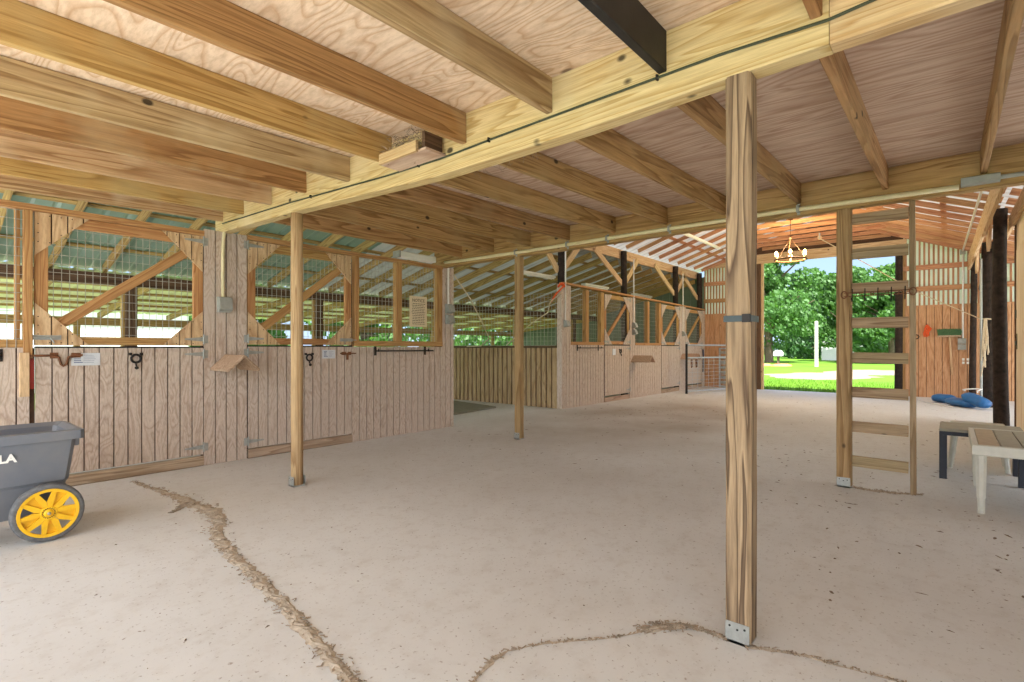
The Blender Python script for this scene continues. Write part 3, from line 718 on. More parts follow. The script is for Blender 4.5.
# ------------------------------------------------------------------ logs, headers and braces
def log(x, y, z0, z1, r, label, burls=(), lean=(0, 0)):
    t = thing('log_post', label, 'log post', (x, y, z0)); mb = MB(); n = 14; N = 22
    ph = [R.uniform(0, 6.3) for _ in range(4)]
    vs = []
    for k in range(N+1):
        f = k/N; z = z0+(z1-z0)*f; cx = x+lean[0]*f+.012*math.sin(3*f+ph[0]); cy = y+lean[1]*f+.012*math.sin(4*f+ph[1])
        rr = r*(1.06-.14*f+.03*math.sin(9*f+ph[2]))
        for zb, amp in burls: rr += amp*math.exp(-((z-zb)/.09)**2)
        for q in range(n):
            a = 2*PI*q/n; r2 = rr*(1+.05*math.sin(3*a+ph[3]+2*f)+R.uniform(-.03, .03)); vs.append((cx+r2*math.cos(a), cy+r2*math.sin(a), z))
    fs = [(k*n+q, k*n+(q+1) % n, k*n+n+(q+1) % n, k*n+n+q) for k in range(N) for q in range(n)] + [tuple(range(n))[::-1], tuple(N*n+q for q in range(n))]
    mb.add(vs, fs).build('trunk', M['bark'], t, smooth=True); return t
LX = (8.57, 11.2, 14.25, 16.02)
for x, lb in zip(LX, ('dark log post at the corner of the far stalls beside the passage', 'dark log post rising behind the first far stall door', 'dark log post rising behind the middle far stall door', 'dark log post at the far end of the stall row')):
    log(x, YW+.10, 0, 3.50, .08, lb)
log(11.12, -.60, 0, 3.37, .092, 'thick dark log post standing nearest behind the small tables', lean=(.03, 0))
log(14.3, -.60, 0, 3.34, .112, 'knobbly dark log post with hanging rope by the blue bags', burls=((2.45, .045), (1.9, .015)))
log(15.95, -.40, 0, 3.3, .062, 'slim dark log post against the end wall by the blue bags')
o = plank('header_beam', (7.9, YW+.205, 3.44), (XE-.02, YW+.205, 3.44), .22, .05, M['creamx']); tag(o, 'pale header beam above the far stalls', 'beam')
o = plank('header_beam', (5.4, YW+.205, 3.44), (7.89, YW+.205, 3.44), .22, .05, M['creamx']); tag(o, 'pale header beam above the open passage', 'beam')
o = plank('header_beam', (5.4, -.50, 3.19), (XE-.02, -.335, 3.19), .34, .045, M['creamx']); tag(o, 'pale header beam on the dark logs behind the tables', 'beam')
o = plank('header_beam', (5.4, -.76, 3.16), (XE-.02, -.70, 3.16), .22, .045, M['creamx']); tag(o, 'second pale header on the outer side of the dark logs', 'beam')
k = 0
for x, nm in ((8.57, 'corner'), (11.2, 'first'), (14.25, 'middle'), (16.02, 'last')):
    for s in (-1, 1):
        if s > 0 and x > 16: continue
        ln = 1.3 if (s < 0 and x > 9) else .75
        o = plank('knee_brace', (x+s*.06, YW+.135, 2.73), (x+s*ln, YW+.135, 3.38), .13, .04, M['creamx'])
        tag(o, 'slanting brace on the %s stall log, %s side' % (nm, 'nearer' if s < 0 else 'farther'), 'brace', 'knee braces under the stall header')
for x, nm in ((11.12, 'thick'), (14.3, 'knobbly')):
    for s in (-1, 1):
        yb = -.50+.165*(x-5.4)/10.8-.05
        o = plank('knee_brace', (x+s*.08, yb, 2.80), (x+s*.5, yb, 3.22), .17, .04, M['creamx'])
        tag(o, 'slanting brace on the %s open-side log, %s side' % (nm, 'nearer' if s < 0 else 'farther'), 'brace', 'knee braces under the open-side header')

# ------------------------------------------------------------------ main roof
ZH, SL = 3.56, .325
SR = .385
def roof_z(y): return ZH+SL*(YW-y) if y > RIDGE else ZH+SL*(YW-RIDGE)-SR*(RIDGE-y)
zr = roof_z(RIDGE)
tr = None
for k in range(18):
    x = 5.72+.61*k
    if tr is None:
        tr = thing('roof_truss', 'orange roof truss of two rafters and a collar tie over the aisle', 'roof truss', (x, RIDGE, ZH), 'roof trusses over the aisle')
        plank('rafter', (x, YW+.05, roof_z(YW+.05)+.045), (x, RIDGE+.002, zr+.045), .09, .04, M['raftx'], tr)
        plank('rafter', (x, 2*RIDGE-YW-.05, roof_z(2*RIDGE-YW-.05)+.045), (x, RIDGE-.002, zr+.045), .09, .04, M['raftx'], tr)
        plank('collar_tie', (x+.041, 1.15, 4.045), (x+.041, 4.15, 4.045), .09, .038, M['raftx'], tr)
    else: dup(tr, (x, RIDGE, ZH))
for s in (1, -1):
    for q, d in enumerate((.55, 1.55, 2.55)):
        y = RIDGE+s*d; z = roof_z(y)+.09+.014
        o = plank('roof_purlin', (5.4, y, z), (XE, y, z), .09, .02, M['raftx'], up=(0, 1, -SL if s > 0 else SR))
        tag(o, 'roof purlin on the %s slope, %s below the ridge' % ('stall-side' if s > 0 else 'open-side', ORD[q]), 'purlin', 'roof purlins over the aisle')
def corr(mb, x0, x1, pa, pb, pitch=.23, amp=.018, rib=.05):
    """sheet between the lines pa(y,z) and pb(y,z), trapezoid ribs every pitch along x"""
    xs = []; x = x0
    while x < x1-1e-6:
        xs += [(x, 0), (x+pitch-rib-.03, 0), (x+pitch-rib, amp), (x+pitch-.03, amp)]; x += pitch
    xs.append((x1, 0)); b = len(mb.v)
    for xx, dz in xs:
        xx = min(xx, x1); mb.v += [(xx, pa[0], pa[1]+dz), (xx, pb[0], pb[1]+dz)]
    mb.f += [(b+2*k, b+2*k+1, b+2*k+3, b+2*k+2) for k in range(len(xs)-1)]
OV = .35
mb = MB()
corr(mb, -1.5, XE+.3, (YW+.45, roof_z(YW+.45)+.12), (RIDGE, zr+.12))
struct(mb.build('roof_sheet', M['roofw'], loc=(8, 4.2, 4)))
mb = MB(); yl = 2*RIDGE-YW-2.6
corr(mb, -1.5, XE+.3, (yl, roof_z(yl)+.12), (RIDGE, zr+.12))
struct(mb.build('roof_sheet', M['roofw'], loc=(8, 1, 4)))
# open-side lean-to rafters beyond the logs
tr = None
for k in range(18):
    x = 5.72+.61*k
    if tr is None:
        tr = tag(plank('lean_rafter', (x, 2*RIDGE-YW-.10, roof_z(2*RIDGE-YW-.1)+.045), (x, yl, roof_z(yl)+.045), .09, .04, M['raftx']), 'rafter running out past the dark logs on the open side', 'rafter', 'rafters past the dark logs')
        p0 = tr.location.copy()
    else: dup(tr, (x, p0.y, p0.z))
# long light tube and conduit under the slopes
y = 4.75; z = roof_z(y)-.012
t = thing('light_tube', 'long thin white light strip under the stall-side roof slope', 'light', (11.5, y, z))
MB().box(9.2, y-.03, z-.03, 14.3, y+.03, z).build('batten', M['white'], t)
MB().cyl((9.25, y-.02, z-.045), (14.25, y-.02, z-.045), .014, 8).cyl((9.25, y+.02, z-.045), (14.25, y+.02, z-.045), .014, 8).build('tube', M['tube'], t)
t = thing('strip_light', 'short white strip light under the roof near the end wall', 'light', (15.2, 4.6, 3.9))
MB().box(14.7, 4.62, roof_z(4.7)-.06, 15.9, 4.78, roof_z(4.7)-.01).build('batten', M['white'], t)
MB().cyl((14.75, 4.7, roof_z(4.7)-.075), (15.85, 4.7, roof_z(4.7)-.075), .016, 8).build('tube', M['tube'], t)
t = thing('conduit', 'white conduit under the open-side rafters dropping down the end wall', 'pipe', (XE-.1, .05, 3))
y = -.22
MB().tube([(5.5, -.42, roof_z(-.42)-.02), (XE-.08, y, roof_z(y)-.02), (XE-.05, y, roof_z(y)-.12), (XE-.05, y, 3.0), (XE-.05, y, 1.42)], .018, 8).build('pipe', M['white'], t)
MB().box(XE-.10, y-.05, roof_z(y)-.10, XE-.02, y+.05, roof_z(y)-.0).build('elbow_box', M['boxgrey'], t)

# chandelier
cx, cy = 12.5, 2.65
t = thing('chandelier', 'ring chandelier with lit warm bulbs hung over the aisle', 'chandelier', (cx, cy, 3.15))
MB().tube([(cx+.31*math.cos(a), cy+.31*math.sin(a), 3.11) for a in [2*PI*k/28 for k in range(28)]], .018, 8, closed=True).build('ring', M['brass'], t, smooth=True)
MB().cyl((cx, cy, 3.58), (cx, cy, 4.0), .008, 6).lathe([(0, -.03), (.03, 0), (.02, .03), (0, .04)], (cx, cy, 3.58), 2, 10).lathe([(.05, -.03), (.05, 0), (0, 0)], (cx, cy, 4.0), 2, 12).build('stem', M['brass'], t)
for k in range(3):
    a = 2*PI*k/3+.4; MB().cyl((cx+.31*math.cos(a), cy+.31*math.sin(a), 3.12), (cx, cy, 3.58), .006, 6).build('hanger', M['brass'], t)
for k in range(6):
    a = 2*PI*k/6+.2; bx_, by_ = cx+.31*math.cos(a), cy+.31*math.sin(a)
    c = MB().cyl((bx_, by_, 3.12), (bx_, by_, 3.19), .016, 8).build('candle', M['cream'+'z'], t)
    MB().lathe([(0, 0), (.028, .025), (.034, .05), (.024, .08), (0, .105)], (bx_, by_, 3.19), 2, 10).build('bulb', M['bulb'], c, smooth=True)
ld = bpy.data.lights.new('chandelier_glow', 'POINT'); ld.energy = 60; ld.color = (1, .72, .42); ld.shadow_soft_size = .3
lo = bpy.data.objects.new('chandelier_glow', ld); C.objects.link(lo); lo.location = (cx, cy, 3.3)

# ------------------------------------------------------------------ lean-to over the stalls
def lean_z(y): return 3.25-.254*(y-YW)
tr = None
for k in range(29):
    x = -1.05+.61*k
    if tr is None:
        tr = tag(plank('lean_to_rafter', (x, YW+.24, lean_z(YW+.24)+.065), (x, 9.6, lean_z(9.6)+.065), .13, .04, M['leanx']), 'rafter of the sloping roof over the stalls', 'rafter', 'rafters of the stall lean-to'); p0 = tr.location.copy()
    else: dup(tr, (x, p0.y, p0.z))
for q, y in enumerate((6.6, 7.8, 9.0)):
    z = lean_z(y)+.13+.012
    o = plank('lean_to_purlin', (-1.4, y, z), (XE, y, z), .09, .02, M['leanx'], up=(0, 1, -.254)); tag(o, 'purlin of the stall lean-to, %s from the stall fronts' % ORD[q], 'purlin', 'purlins of the stall lean-to')
for a, b, m_ in ((-1.5, 5.4, 'roofg'), (5.4, XE+.3, 'roofp')):
    mb = MB(); corr(mb, a, b, (YW+.24, lean_z(YW+.24)+.165), (9.9, lean_z(9.9)+.165)); struct(mb.build('roof_sheet', M[m_], loc=((a+b)/2, 7.7, 3)))
o = plank('support_beam', (-1.4, 9.5, 2.215), (XE, 9.5, 2.215), .16, .09, M['darkx']); tag(o, 'dark beam along the back of the stalls', 'beam')
for k, x in enumerate((-.75, 2.3, 5.36, 8.42, 11.45, 14.4)):
    t = thing('stall_post', 'dark square post under the back beam, %s from the camera end' % ORD[k], 'post', (x, 9.5, 0), 'posts at the back of the stalls')
    MB().cbox(x-.075, 9.425, 0, x+.075, 9.575, 2.135, .01, 2).build('shaft', M['darkz'], t)
    MB().cbox(x-.115, 9.46, .9, x-.076, 9.54, 2.135, .004, 2).build('side_batten', M['leanz'], t)
for n, (x, y, ln) in enumerate(((9.45, 7.19, 1.2), (12.1, 7.27, 1.2), (15.0, 7.35, 1.2))):
    z = lean_z(y)-.012
    t = thing('strip_light', 'white strip light under the stall lean-to, %s from the passage' % ORD[n], 'light', (x, y, z), 'strip lights over the far stalls')
    MB().box(x-.6, y-.07, z-.05, x+.6, y+.07, z).build('batten', M['white'], t)
    MB().cyl((x-.58, y-.03, z-.065), (x+.58, y-.03, z-.065), .016, 8).cyl((x-.58, y+.03, z-.065), (x+.58, y+.03, z-.065), .016, 8).build('tube', M['tube'], t)
t = thing('strip_light', 'white strip light tucked behind the joists above the notice', 'light', (4.7, 5.9, 2.46))
MB().cbox(4.38, 5.66, 2.425, 5.02, 5.78, 2.51, .01, 0).build('housing', M['tube'], t)
MB().cbox(4.36, 5.65, 2.42, 4.385, 5.79, 2.512, .004, 1).build('end_cap', M['boxgrey'], t)

# outer lean-to
def out_z(y): return 2.19-.105*(y-9.5)
tr = None
for k in range(15):
    x = -.98+1.22*k
    if tr is None:
        tr = tag(plank('outer_rafter', (x, 9.6, out_z(9.6)+.06), (x, 13.3, out_z(13.3)+.06), .12, .04, M['leanx']), 'rafter of the low outer roof behind the stalls', 'rafter', 'rafters of the outer roof'); p0 = tr.location.copy()
    else: dup(tr, (x, p0.y, p0.z))
for q in range(6):
    y = 9.9+.6*q; z = out_z(y)+.12+.02
    o = plank('outer_purlin', (-1.4, y, z), (XE, y, z), .09, .036, M['leanx'], up=(0, 1, -.085)); tag(o, 'purlin of the low outer roof, %s from the stalls' % ORD[q], 'purlin', 'purlins of the outer roof')
mb = MB(); corr(mb, -1.5, XE+.3, (9.6, out_z(9.6)+.165), (13.5, out_z(13.5)+.165)); struct(mb.build('roof_sheet', M['roofo'], loc=(8, 11.5, 2)))
o = plank('support_beam', (-1.4, 13.1, 1.73), (XE, 13.1, 1.73), .16, .06, M['leanx']); tag(o, 'pale beam at the outer edge behind the stalls', 'beam')
for k, x in enumerate((-.75, 2.3, 5.36, 8.42, 11.45, 14.4)):
    t = thing('outer_post', 'pale post at the outer edge, %s from the camera end' % ORD[k], 'post', (x, 13.1, 0), 'posts at the outer edge')
    MB().cbox(x-.05, 13.05, 0, x+.05, 13.15, 1.65, .008, 2).build('shaft', M['leanz'], t)
# green metal end of the lean-to
mb = MB(); y = YW
while y < 13.2:
    for a, b, d in ((0, .2, 0), (.2, .23, .02)):
        y0, y1 = y+a, min(y+b, 13.25); zt0 = (lean_z(y0)+.155) if y0 < 9.55 else out_z(y0)+.15; zt1 = (lean_z(y1)+.155) if y1 < 9.55 else out_z(y1)+.15
        mb.prism([(y0, 0), (y1, 0), (y1, zt1), (y0, zt0)], 0, XE-d-.01, XE+.01)
    y += .23
struct(mb.build('wall_back', M['greenmetal'], loc=(XE, 9, 0)))

# ------------------------------------------------------------------ end wall with the big doorway
DY0, DY1 = 1.03, 4.12      # doorway
bm, gm = MB(), MB()
for a, b in ((-3.0, DY0-.13), (DY1+.2, YW)): siding(bm, gm, rect(a, b, 0, 2.24), XE, axis=0, pitch=.15)
we = struct(bm.build('wall_end', M['sidingo'], loc=(XE, 1, 0))); struct(gm.build('wall_backing', M['groove'], we))
mb = MB(); sl = MB()
for a, b in ((-3.0, DY0-.13), (DY1+.2, YW)):
    y = a
    while y < b-.01:
        y1 = min(y+.05, b); y2 = min(y+.09, b)
        ztp = lambda yy: roof_z(yy)+.11
        mb.prism([(y, 2.2), (y1, 2.2), (y1, ztp(y1)), (y, ztp(y))], 0, XE+.012, XE+.018)
        if y2 > y1+.005: sl.prism([(y1, 2.2), (y2, 2.2), (y2, ztp(y2)), (y1, ztp(y1))], 0, XE-.012, XE+.012)
        y += .09
struct(mb.build('wall_sheet', M['clear'], we)); struct(sl.build('wall_rib', M['raftz'], we))
for n, (z, a, b) in enumerate(((2.64, -3, DY0-.13), (3.16, -3, DY0-.13), (2.64, DY1+.2, YW), (3.16, DY1+.2, YW))):
    struct(MB().cbox(XE-.06, a, z-.06, XE-.014, b, z+.06, .004, 1).build('trim_%d' % (7+n), M['rafty'], loc=(XE, a, z)))
# header over the doorway and dark gable boards above it
struct(MB().cbox(XE-.08, DY0-.2, 3.63, XE-.01, YW, 3.90, .006, 1).build('trim_11', M['cream'+'y'], loc=(XE, 3, 3.7)))
gb = MB()
gb.prism([(DY0-.13, 3.86), (DY1+.2, 3.86), (DY1+.2, roof_z(DY1+.2)+.11), (RIDGE, zr+.11), (DY0-.13, roof_z(DY0-.13)+.11)], 0, XE, XE+.03)
struct(gb.build('wall_gable', M['darky'], loc=(XE, 3, 4)))
t = thing('log_post', 'grey round pole at the right edge of the big doorway'.replace('right edge', 'ladder-side edge'), 'log post', (XE-.02, DY0-.05, 0))
MB().tube([(XE-.12, DY0-.04, 0), (XE-.12, DY0-.05, 1.8), (XE-.12, DY0-.05, 3.63)], [.085, .08, .075], 14).build('trunk', M['bark'], t, smooth=True)
struct(MB().cbox(XE-.05, DY0-.17, 0, XE-.012, DY0-.12, 3.63, .004, 2).build('trim_12', M['framez'], loc=(XE, DY0, 0)))
t = thing('sliding_door_post', 'dark door post with pale trim on the stall side of the big doorway', 'post', (XE-.05, DY1+.1, 0))
MB().cbox(XE-.10, DY1+.07, 0, XE-.012, DY1+.26, 3.63, .01, 2).build('shaft', M['darkz'], t)
MB().cbox(XE-.06, DY1, 0, XE, DY1+.07, 3.63, .006, 2).build('pale_trim', M['cream'+'z'], t)

# things on the end wall
XW = XE-.017
t = thing('push_broom', 'green bristled push broom hung head up on the end wall', 'broom', (XW-.05, .03, 1.5))
MB().cbox(XW-.09, -.20, 1.46, XW-.03, .24, 1.495, .005, 1).build('head', M['saddle'], t)
mb = MB()
for k in range(420):
    y, x = R.uniform(-.19, .23), R.uniform(XW-.088, XW-.032); mb.cyl((x, y, 1.495), (x+R.uniform(-.02, .02), y+R.uniform(-.03, .03), 1.61+R.uniform(-.03, .05)), .0045, 3)
mb.build('bristles', M['greenb'], t)
plank('handle', (XW-.045, .02, 1.48), (XW-.045, -.03, .56), .04, .04, M['cream'+'x'], t, up=(0, 1, 0), c=.008)
t = thing('orange_halter', 'orange nylon halter hanging on the end wall', 'halter', (XW-.03, .44, 1.6))
mb = MB()
for k in range(7):
    y0 = .44+R.uniform(-.05, .05); mb.tube([(XW-.02, .44, 1.76), (XW-.03-R.uniform(0, .03), y0+R.uniform(-.05, .05), 1.66), (XW-.03, y0+R.uniform(-.06, .06), 1.55), (XW-.03, y0, 1.46+R.uniform(0, .08))], .016, 6)
mb.build('straps', M['orange'], t)
MB().cyl((XW, .44, 1.77), (XW-.06, .44, 1.78), .008, 6).build('peg', M['iron'], t)
t = thing('switch_box', 'pair of grey switch boxes below the conduit on the end wall', 'switch box', (XW-.04, -.21, 1.3))
for z in (1.36, 1.22): MB().cbox(XW-.09, -.28, z-.065, XW, -.13, z+.065, .008, 1).build('body', M['boxgrey'], t)
for n, (y, z) in enumerate(((-.23, .93), (-.31, .93), (-.23, .85), (-.31, .85))):
    tag(MB().cbox(XW-.02, y-.022, z-.028, XW, y+.022, z+.028, .004, 1).build('wall_clip', M['white'], loc=(XW, y, z)), 'small white clip of the four under the switch boxes', 'clip', 'small white clips on the end wall')
tag(MB().tube([(XW-.03, .64+.05*math.cos(a), 1.47+.05*math.sin(a)) for a in [2*PI*k/14 for k in range(14)]], .012, 6, closed=True).build('tie_ring', M['iron'], loc=(XW, .64, 1.47)), 'iron tie ring on the end wall behind the ladder', 'ring')
# rope from the roof to the knobbly log, with its coil
pt = [(14.6, 2.45, 3.88), (14.55, 1.5, 3.16), (14.5, .6, 2.45), (14.40, -.48, 1.79)]
tag(MB().tube(pt, .010, 6).build('rope', M['rope'], loc=pt[0]), 'taut rope slanting from the collar ties to the knobbly log', 'rope')
t = thing('pulley', 'small pulley block under the collar ties beyond the chandelier', 'pulley', (14.6, 2.45, 3.9))
MB().lathe([(0, -.03), (.05, -.025), (.035, 0), (.05, .025), (0, .03)], (14.6, 2.45, 3.90), 0, 14).build('wheel', M['cream'+'z'], t)
MB().box(14.56, 2.435, 3.86, 14.64, 2.465, 4.01).build('cheek', M['galv'], t)
mb = MB()
for k in range(9):
    y = -.52+R.uniform(-.04, .05); l = R.uniform(.6, 1.2)
    mb.tube([(14.14, y, 1.78), (14.10, y+R.uniform(-.04, .04), 1.78-l*.5), (14.11, y+R.uniform(-.05, .05), 1.78-l)], .009, 6)
mb.tube([(14.30+.13*math.cos(a), -.60+.13*math.sin(a), 1.78+.01*math.sin(3*a)) for a in [2*PI*k/16 for k in range(16)]], .014, 6, closed=True)
tag(mb.build('rope_coil', M['rope'], loc=(14.3, -.46, 1.7)), 'bundle of pale rope hanging from the knobbly log', 'rope')
o = MB().cyl((14.14, -.475, .0), (14.14, -.47, 3.0), .022, 10).build('conduit', M['galv'], loc=(14.12, -.28, 0)); tag(o, 'grey pipe standing against the knobbly log', 'pipe')

# tack room wall on the open side
bm = MB().box(6.9, -.80, 0, 10.9, -.76, 3.25); struct(bm.build('wall_right', M['cheek'], loc=(9, -.78, 0)))
o = plank('header_beam', (5.4, yl+.1, roof_z(yl+.1)-.11), (XE, yl+.1, roof_z(yl+.1)-.11), .2, .05, M['raftx']); tag(o, 'outer beam carrying the rafters past the dark logs', 'beam')
for n, x in enumerate((5.6, 9.0, 12.5, 15.9)):
    tt = thing('outer_post', 'post under the outer beam on the open side, %s from the tables' % ORD[n], 'post', (x, yl+.1, 0), 'posts on the open side')
    MB().cbox(x-.05, yl+.05, 0, x+.05, yl+.15, roof_z(yl+.1)-.2, .01, 2).build('shaft', M['postg'], tt)
struct(MB().cbox(10.88, -.84, 0, 10.94, -.74, 3.3, .006, 2).build('trim_13', M['darkz'], loc=(10.9, -.78, 0)))
d1 = struct(MB().cbox(9.0, -.757, .03, 10.35, -.72, 2.6, .004, 2).build('door_1', M['cheek'], loc=(9.7, -.74, 0)))
mb = MB().box(10.20, -.722, 1.24, 10.5, -.714, 1.30).box(10.20, -.722, 1.18, 10.24, -.714, 1.4); mb.build('door_latch', M['iron'], d1)
MB().box(10.30, -.722, 1.62, 10.42, -.714, 1.74).build('door_hinge', M['iron'], d1)

# blue bags on the floor by the end wall
def bag(p0, p1, r, lift, name, label, flat=.55):
    t = thing(name, label, 'bag', ((p0[0]+p1[0])/2, (p0[1]+p1[1])/2, 0)); mb = MB(); n, N = 18, 14
    a = Vector((p0[0], p0[1], lift[0])); b = Vector((p1[0], p1[1], lift[1])); d = b-a; x = d.normalized(); u = Vector((0,0,1)); u = (u-x*u.dot(x)).normalized(); w = u.cross(x); vs = []
    for k in range(N+1):
        f = k/N; s_ = max(.04, (1-abs(2*f-1)**5))**.6
        for q in range(n):
            an = 2*PI*q/n; rr = r*s_*(1+.05*math.sin(5*an+8*f)+R.uniform(-.02, .02)); vs.append(a+d*f+w*(rr*math.cos(an))+u*(rr*flat*math.sin(an)+r*flat))
    fs = [(k*n+q, k*n+(q+1) % n, k*n+n+(q+1) % n, k*n+n+q) for k in range(N) for q in range(n)]+[tuple(range(n))[::-1], tuple(N*n+q for q in range(n))]
    mb.add(vs, fs).build('body', M['blue'], t, smooth=True); return t, a, d, w, u
t, a, d, w, u = bag((14.9, .28), (14.6, -.06), .16, (0, 0), 'vinyl_bag', 'small light blue vinyl bag lying by the end wall', .6)
t, a, d, w, u = bag((14.4, .02), (13.72, -.36), .17, (0, 0), 'vinyl_bag', 'long blue vinyl bag lying beside the knobbly log', .5)
t, a, d, w, u = bag((14.0, -.20), (13.5, -.55), .135, (.14, .0), 'vinyl_bag', 'blue vinyl bag slumped on top of the others against the knobbly log', .75)
MB().tube([a+d*f+u*(.20+.12*math.sin(f*3.1))-x_*.1 for f, x_ in [(q/8*.7, w*math.sin(q)) for q in range(9)]], .012, 6).build('cord', M['white'], t)
tag(MB().tube([(15.0, .55, .012), (14.7, .42, .012), (14.35, .35, .012), (14.2, .20, .012), (13.9, .05, .012), (13.7, -.05, .012)], .010, 6).build('rope', M['white'], loc=(14.4, .3, 0)), 'loose white cord on the floor before the blue bags', 'rope')

# ------------------------------------------------------------------ metal gate
ga, gb_ = Vector((13.35, 5.28, 0)), Vector((16.0, 4.50, 0)); gd = gb_-ga
t = thing('metal_gate', 'silver tube gate with wire infill standing open before the last far stall', 'gate', tuple(ga))
P = lambda f, z: tuple(ga+gd*f+Vector((0, 0, z)))
MB().tube([P(0, .06), P(1, .06), P(1, 1.27), P(0, 1.27)], .022, 8, closed=True).build('frame', M['steelpipe'], t, smooth=False)
MB().cyl(P(0, .94), P(1, .94), .022, 8).build('rail', M['steelpipe'], t)
mb = MB()
for k in range(1, 9): mb.cyl(P(0, .06+.098*k), P(1, .06+.098*k), .005, 5)
for k in range(1, 12): mb.cyl(P(k/12, .06), P(k/12, .94), .005, 5)
mb.build('wire_infill', M['steelpipe'], t)
mb = MB()
for k in range(20):
    c = Vector(P(1.012, 1.22-.05*k)); a = (k % 2)*PI/2
    mb.tube([tuple(c+Vector((.014*math.cos(a)*math.cos(q), .014*math.sin(a)*math.cos(q), .03*math.sin(q)))) for q in [2*PI*j/8 for j in range(8)]], .004, 5, closed=True)
mb.build('chain', M['galv'], t)
mb = MB().cyl(P(0, 0), P(0, 1.30), .03, 10); mb.build('hinge_post', M['iron'], t)

t = thing('slatted_panel', 'grey slatted metal panel leaning on the end wall behind the gate', 'panel', (XE-.1, 5.0, 0))
MB().box(XE-.07, 4.62, 0, XE-.04, 4.66, 1.2).box(XE-.07, 5.34, 0, XE-.04, 5.38, 1.2).box(XE-.07, 4.66, 1.16, XE-.04, 5.34, 1.2).box(XE-.07, 4.66, .0, XE-.04, 5.34, .05).build('frame', M['steelpipe'], t)
for k in range(7): MB().box(XE-.065, 4.66, .12+.15*k, XE-.045, 5.34, .20+.15*k).build('slat', M['boxgrey'], t)

# ------------------------------------------------------------------ small tables
t = thing('side_table', 'low pale resin table with slatted top, nearest the camera', 'table', (5.7, -.6, 0))
x0, x1, y0_, y1 = 5.03, 6.10, -1.15, -.12; zt = .50
MB().cbox(x0, y0_, zt-.075, x0+.035, y1, zt, .006, 1).cbox(x1-.035, y0_, zt-.075, x1, y1, zt, .006, 1).cbox(x0+.035, y1-.035, zt-.075, x1-.035, y1, zt, .006, 0).cbox(x0+.035, y0_, zt-.075, x1-.035, y0_+.035, zt, .006, 0).build('frame', M['tablew'], t)
n = 8; wd = (y1-.038-y0_-.038)/n
for k in range(n):
    y = y1-.038-k*wd; MB().cbox(x0+.036, y-wd+.006, zt-.02, x1-.036, y, zt-.002, .003, 0).build('slat', M['tablet' if k % 3 == 0 else 'tableg'], t)
for lx, ly in ((x0+.05, y1-.05), (x1-.05, y1-.05), (x0+.05, y0_+.05), (x1-.05, y0_+.05)):
    MB().tube([(lx, ly, 0), (lx, ly, .11), (lx, ly, .115), (lx, ly, zt-.07)], [.022, .023, .027, .034], 8).build('leg', M['tablew'], t)
t = thing('side_table', 'low dark framed table with grey top behind the pale one', 'table', (6.5, -.25, 0))
x0, x1, y0_, y1 = 6.20, 6.78, -.50, .08; zt = .46
MB().cbox(x0, y0_, zt-.06, x1, y0_+.03, zt-.025, .004, 0).cbox(x0, y1-.03, zt-.06, x1, y1, zt-.025, .004, 0).cbox(x0, y0_+.03, zt-.06, x0+.03, y1-.03, zt-.025, .004, 1).cbox(x1-.03, y0_+.03, zt-.06, x1, y1-.03, zt-.025, .004, 1).build('frame', M['navy'], t)
MB().cbox(x0, y0_, zt-.024, x1, y1, zt, .006, 0).build('table_top', M['tableg'], t)
for lx in (x0, x1-.055):
    for ly in (y0_, y1-.055): MB().cbox(lx, ly, 0, lx+.055, ly+.055, zt-.06, .005, 2).build('leg', M['navy'], t)
t = thing('stool', 'white plastic stool with flared legs behind the dark table', 'stool', (7.05, -.2, 0))
MB().cbox(6.86, -.42, .40, 7.24, .0, .43, .012, 0).build('seat', M['tablew'], t)
for sx in (-1, 1):
    for sy in (-1, 1): MB().tube([(7.05+sx*.20, -.21+sy*.21, 0), (7.05+sx*.16, -.21+sy*.17, .40)], [.02, .034], 8).build('leg', M['tablew'], t)

# ------------------------------------------------------------------ garden cart
t = thing('garden_cart', 'grey plastic garden cart with yellow spoked wheels and white letters', 'cart', (.1, 4.5, 0))
def ring(x0, x1, y0, y1, z, c=.022):
    return [(x0+c, y0, z), (x1-c, y0, z), (x1, y0+c, z), (x1, y1-c, z), (x1-c, y1, z), (x0+c, y1, z), (x0, y1-c, z), (x0, y0+c, z)]
A = [ring(-.36, .70, 4.42, 4.66, .14), ring(-.42, .715, 4.36, 4.72, .34), ring(-.46, .725, 4.34, 4.75, .36), ring(-.54, .75, 4.27, 4.79, .635)]
lip = [ring(-.57, .785, 4.235, 4.825, .625), ring(-.57, .785, 4.235, 4.825, .68), ring(-.545, .76, 4.26, 4.80, .685)]
inn = [ring(-.52, .73, 4.285, 4.775, .66), ring(-.44, .705, 4.355, 4.735, .36), ring(-.34, .68, 4.435, 4.645, .155)]
L = A + lip + inn; mb = MB(); vs = [p for r in L for p in r]
mb.add(vs, [(k*8+q, k*8+(q+1) % 8, k*8+8+(q+1) % 8, k*8+8+q) for k in range(len(L)-1) for q in range(8)] + [tuple(range(8))[::-1], tuple((len(L)-1)*8+q for q in range(8))])
mb.build('tub', M['tub'], t)
mb = MB()
mb.prism([(-.10, .16), (.30, .16), (.26, .33), (-.06, .33)], 1, 4.335, 4.42); mb.build('side_rib', M['tub'], t)
MB().cbox(.745, 4.32, .57, .772, 4.74, .626, .006, 1).build('rear_lip', M['tub'], t)
text('lettering', 'LA', .066, (.392, 4.270, .520), (PI/2-.23, 0, .0), M['white'], t, .0015, 'LEFT', 1.0, .0028)
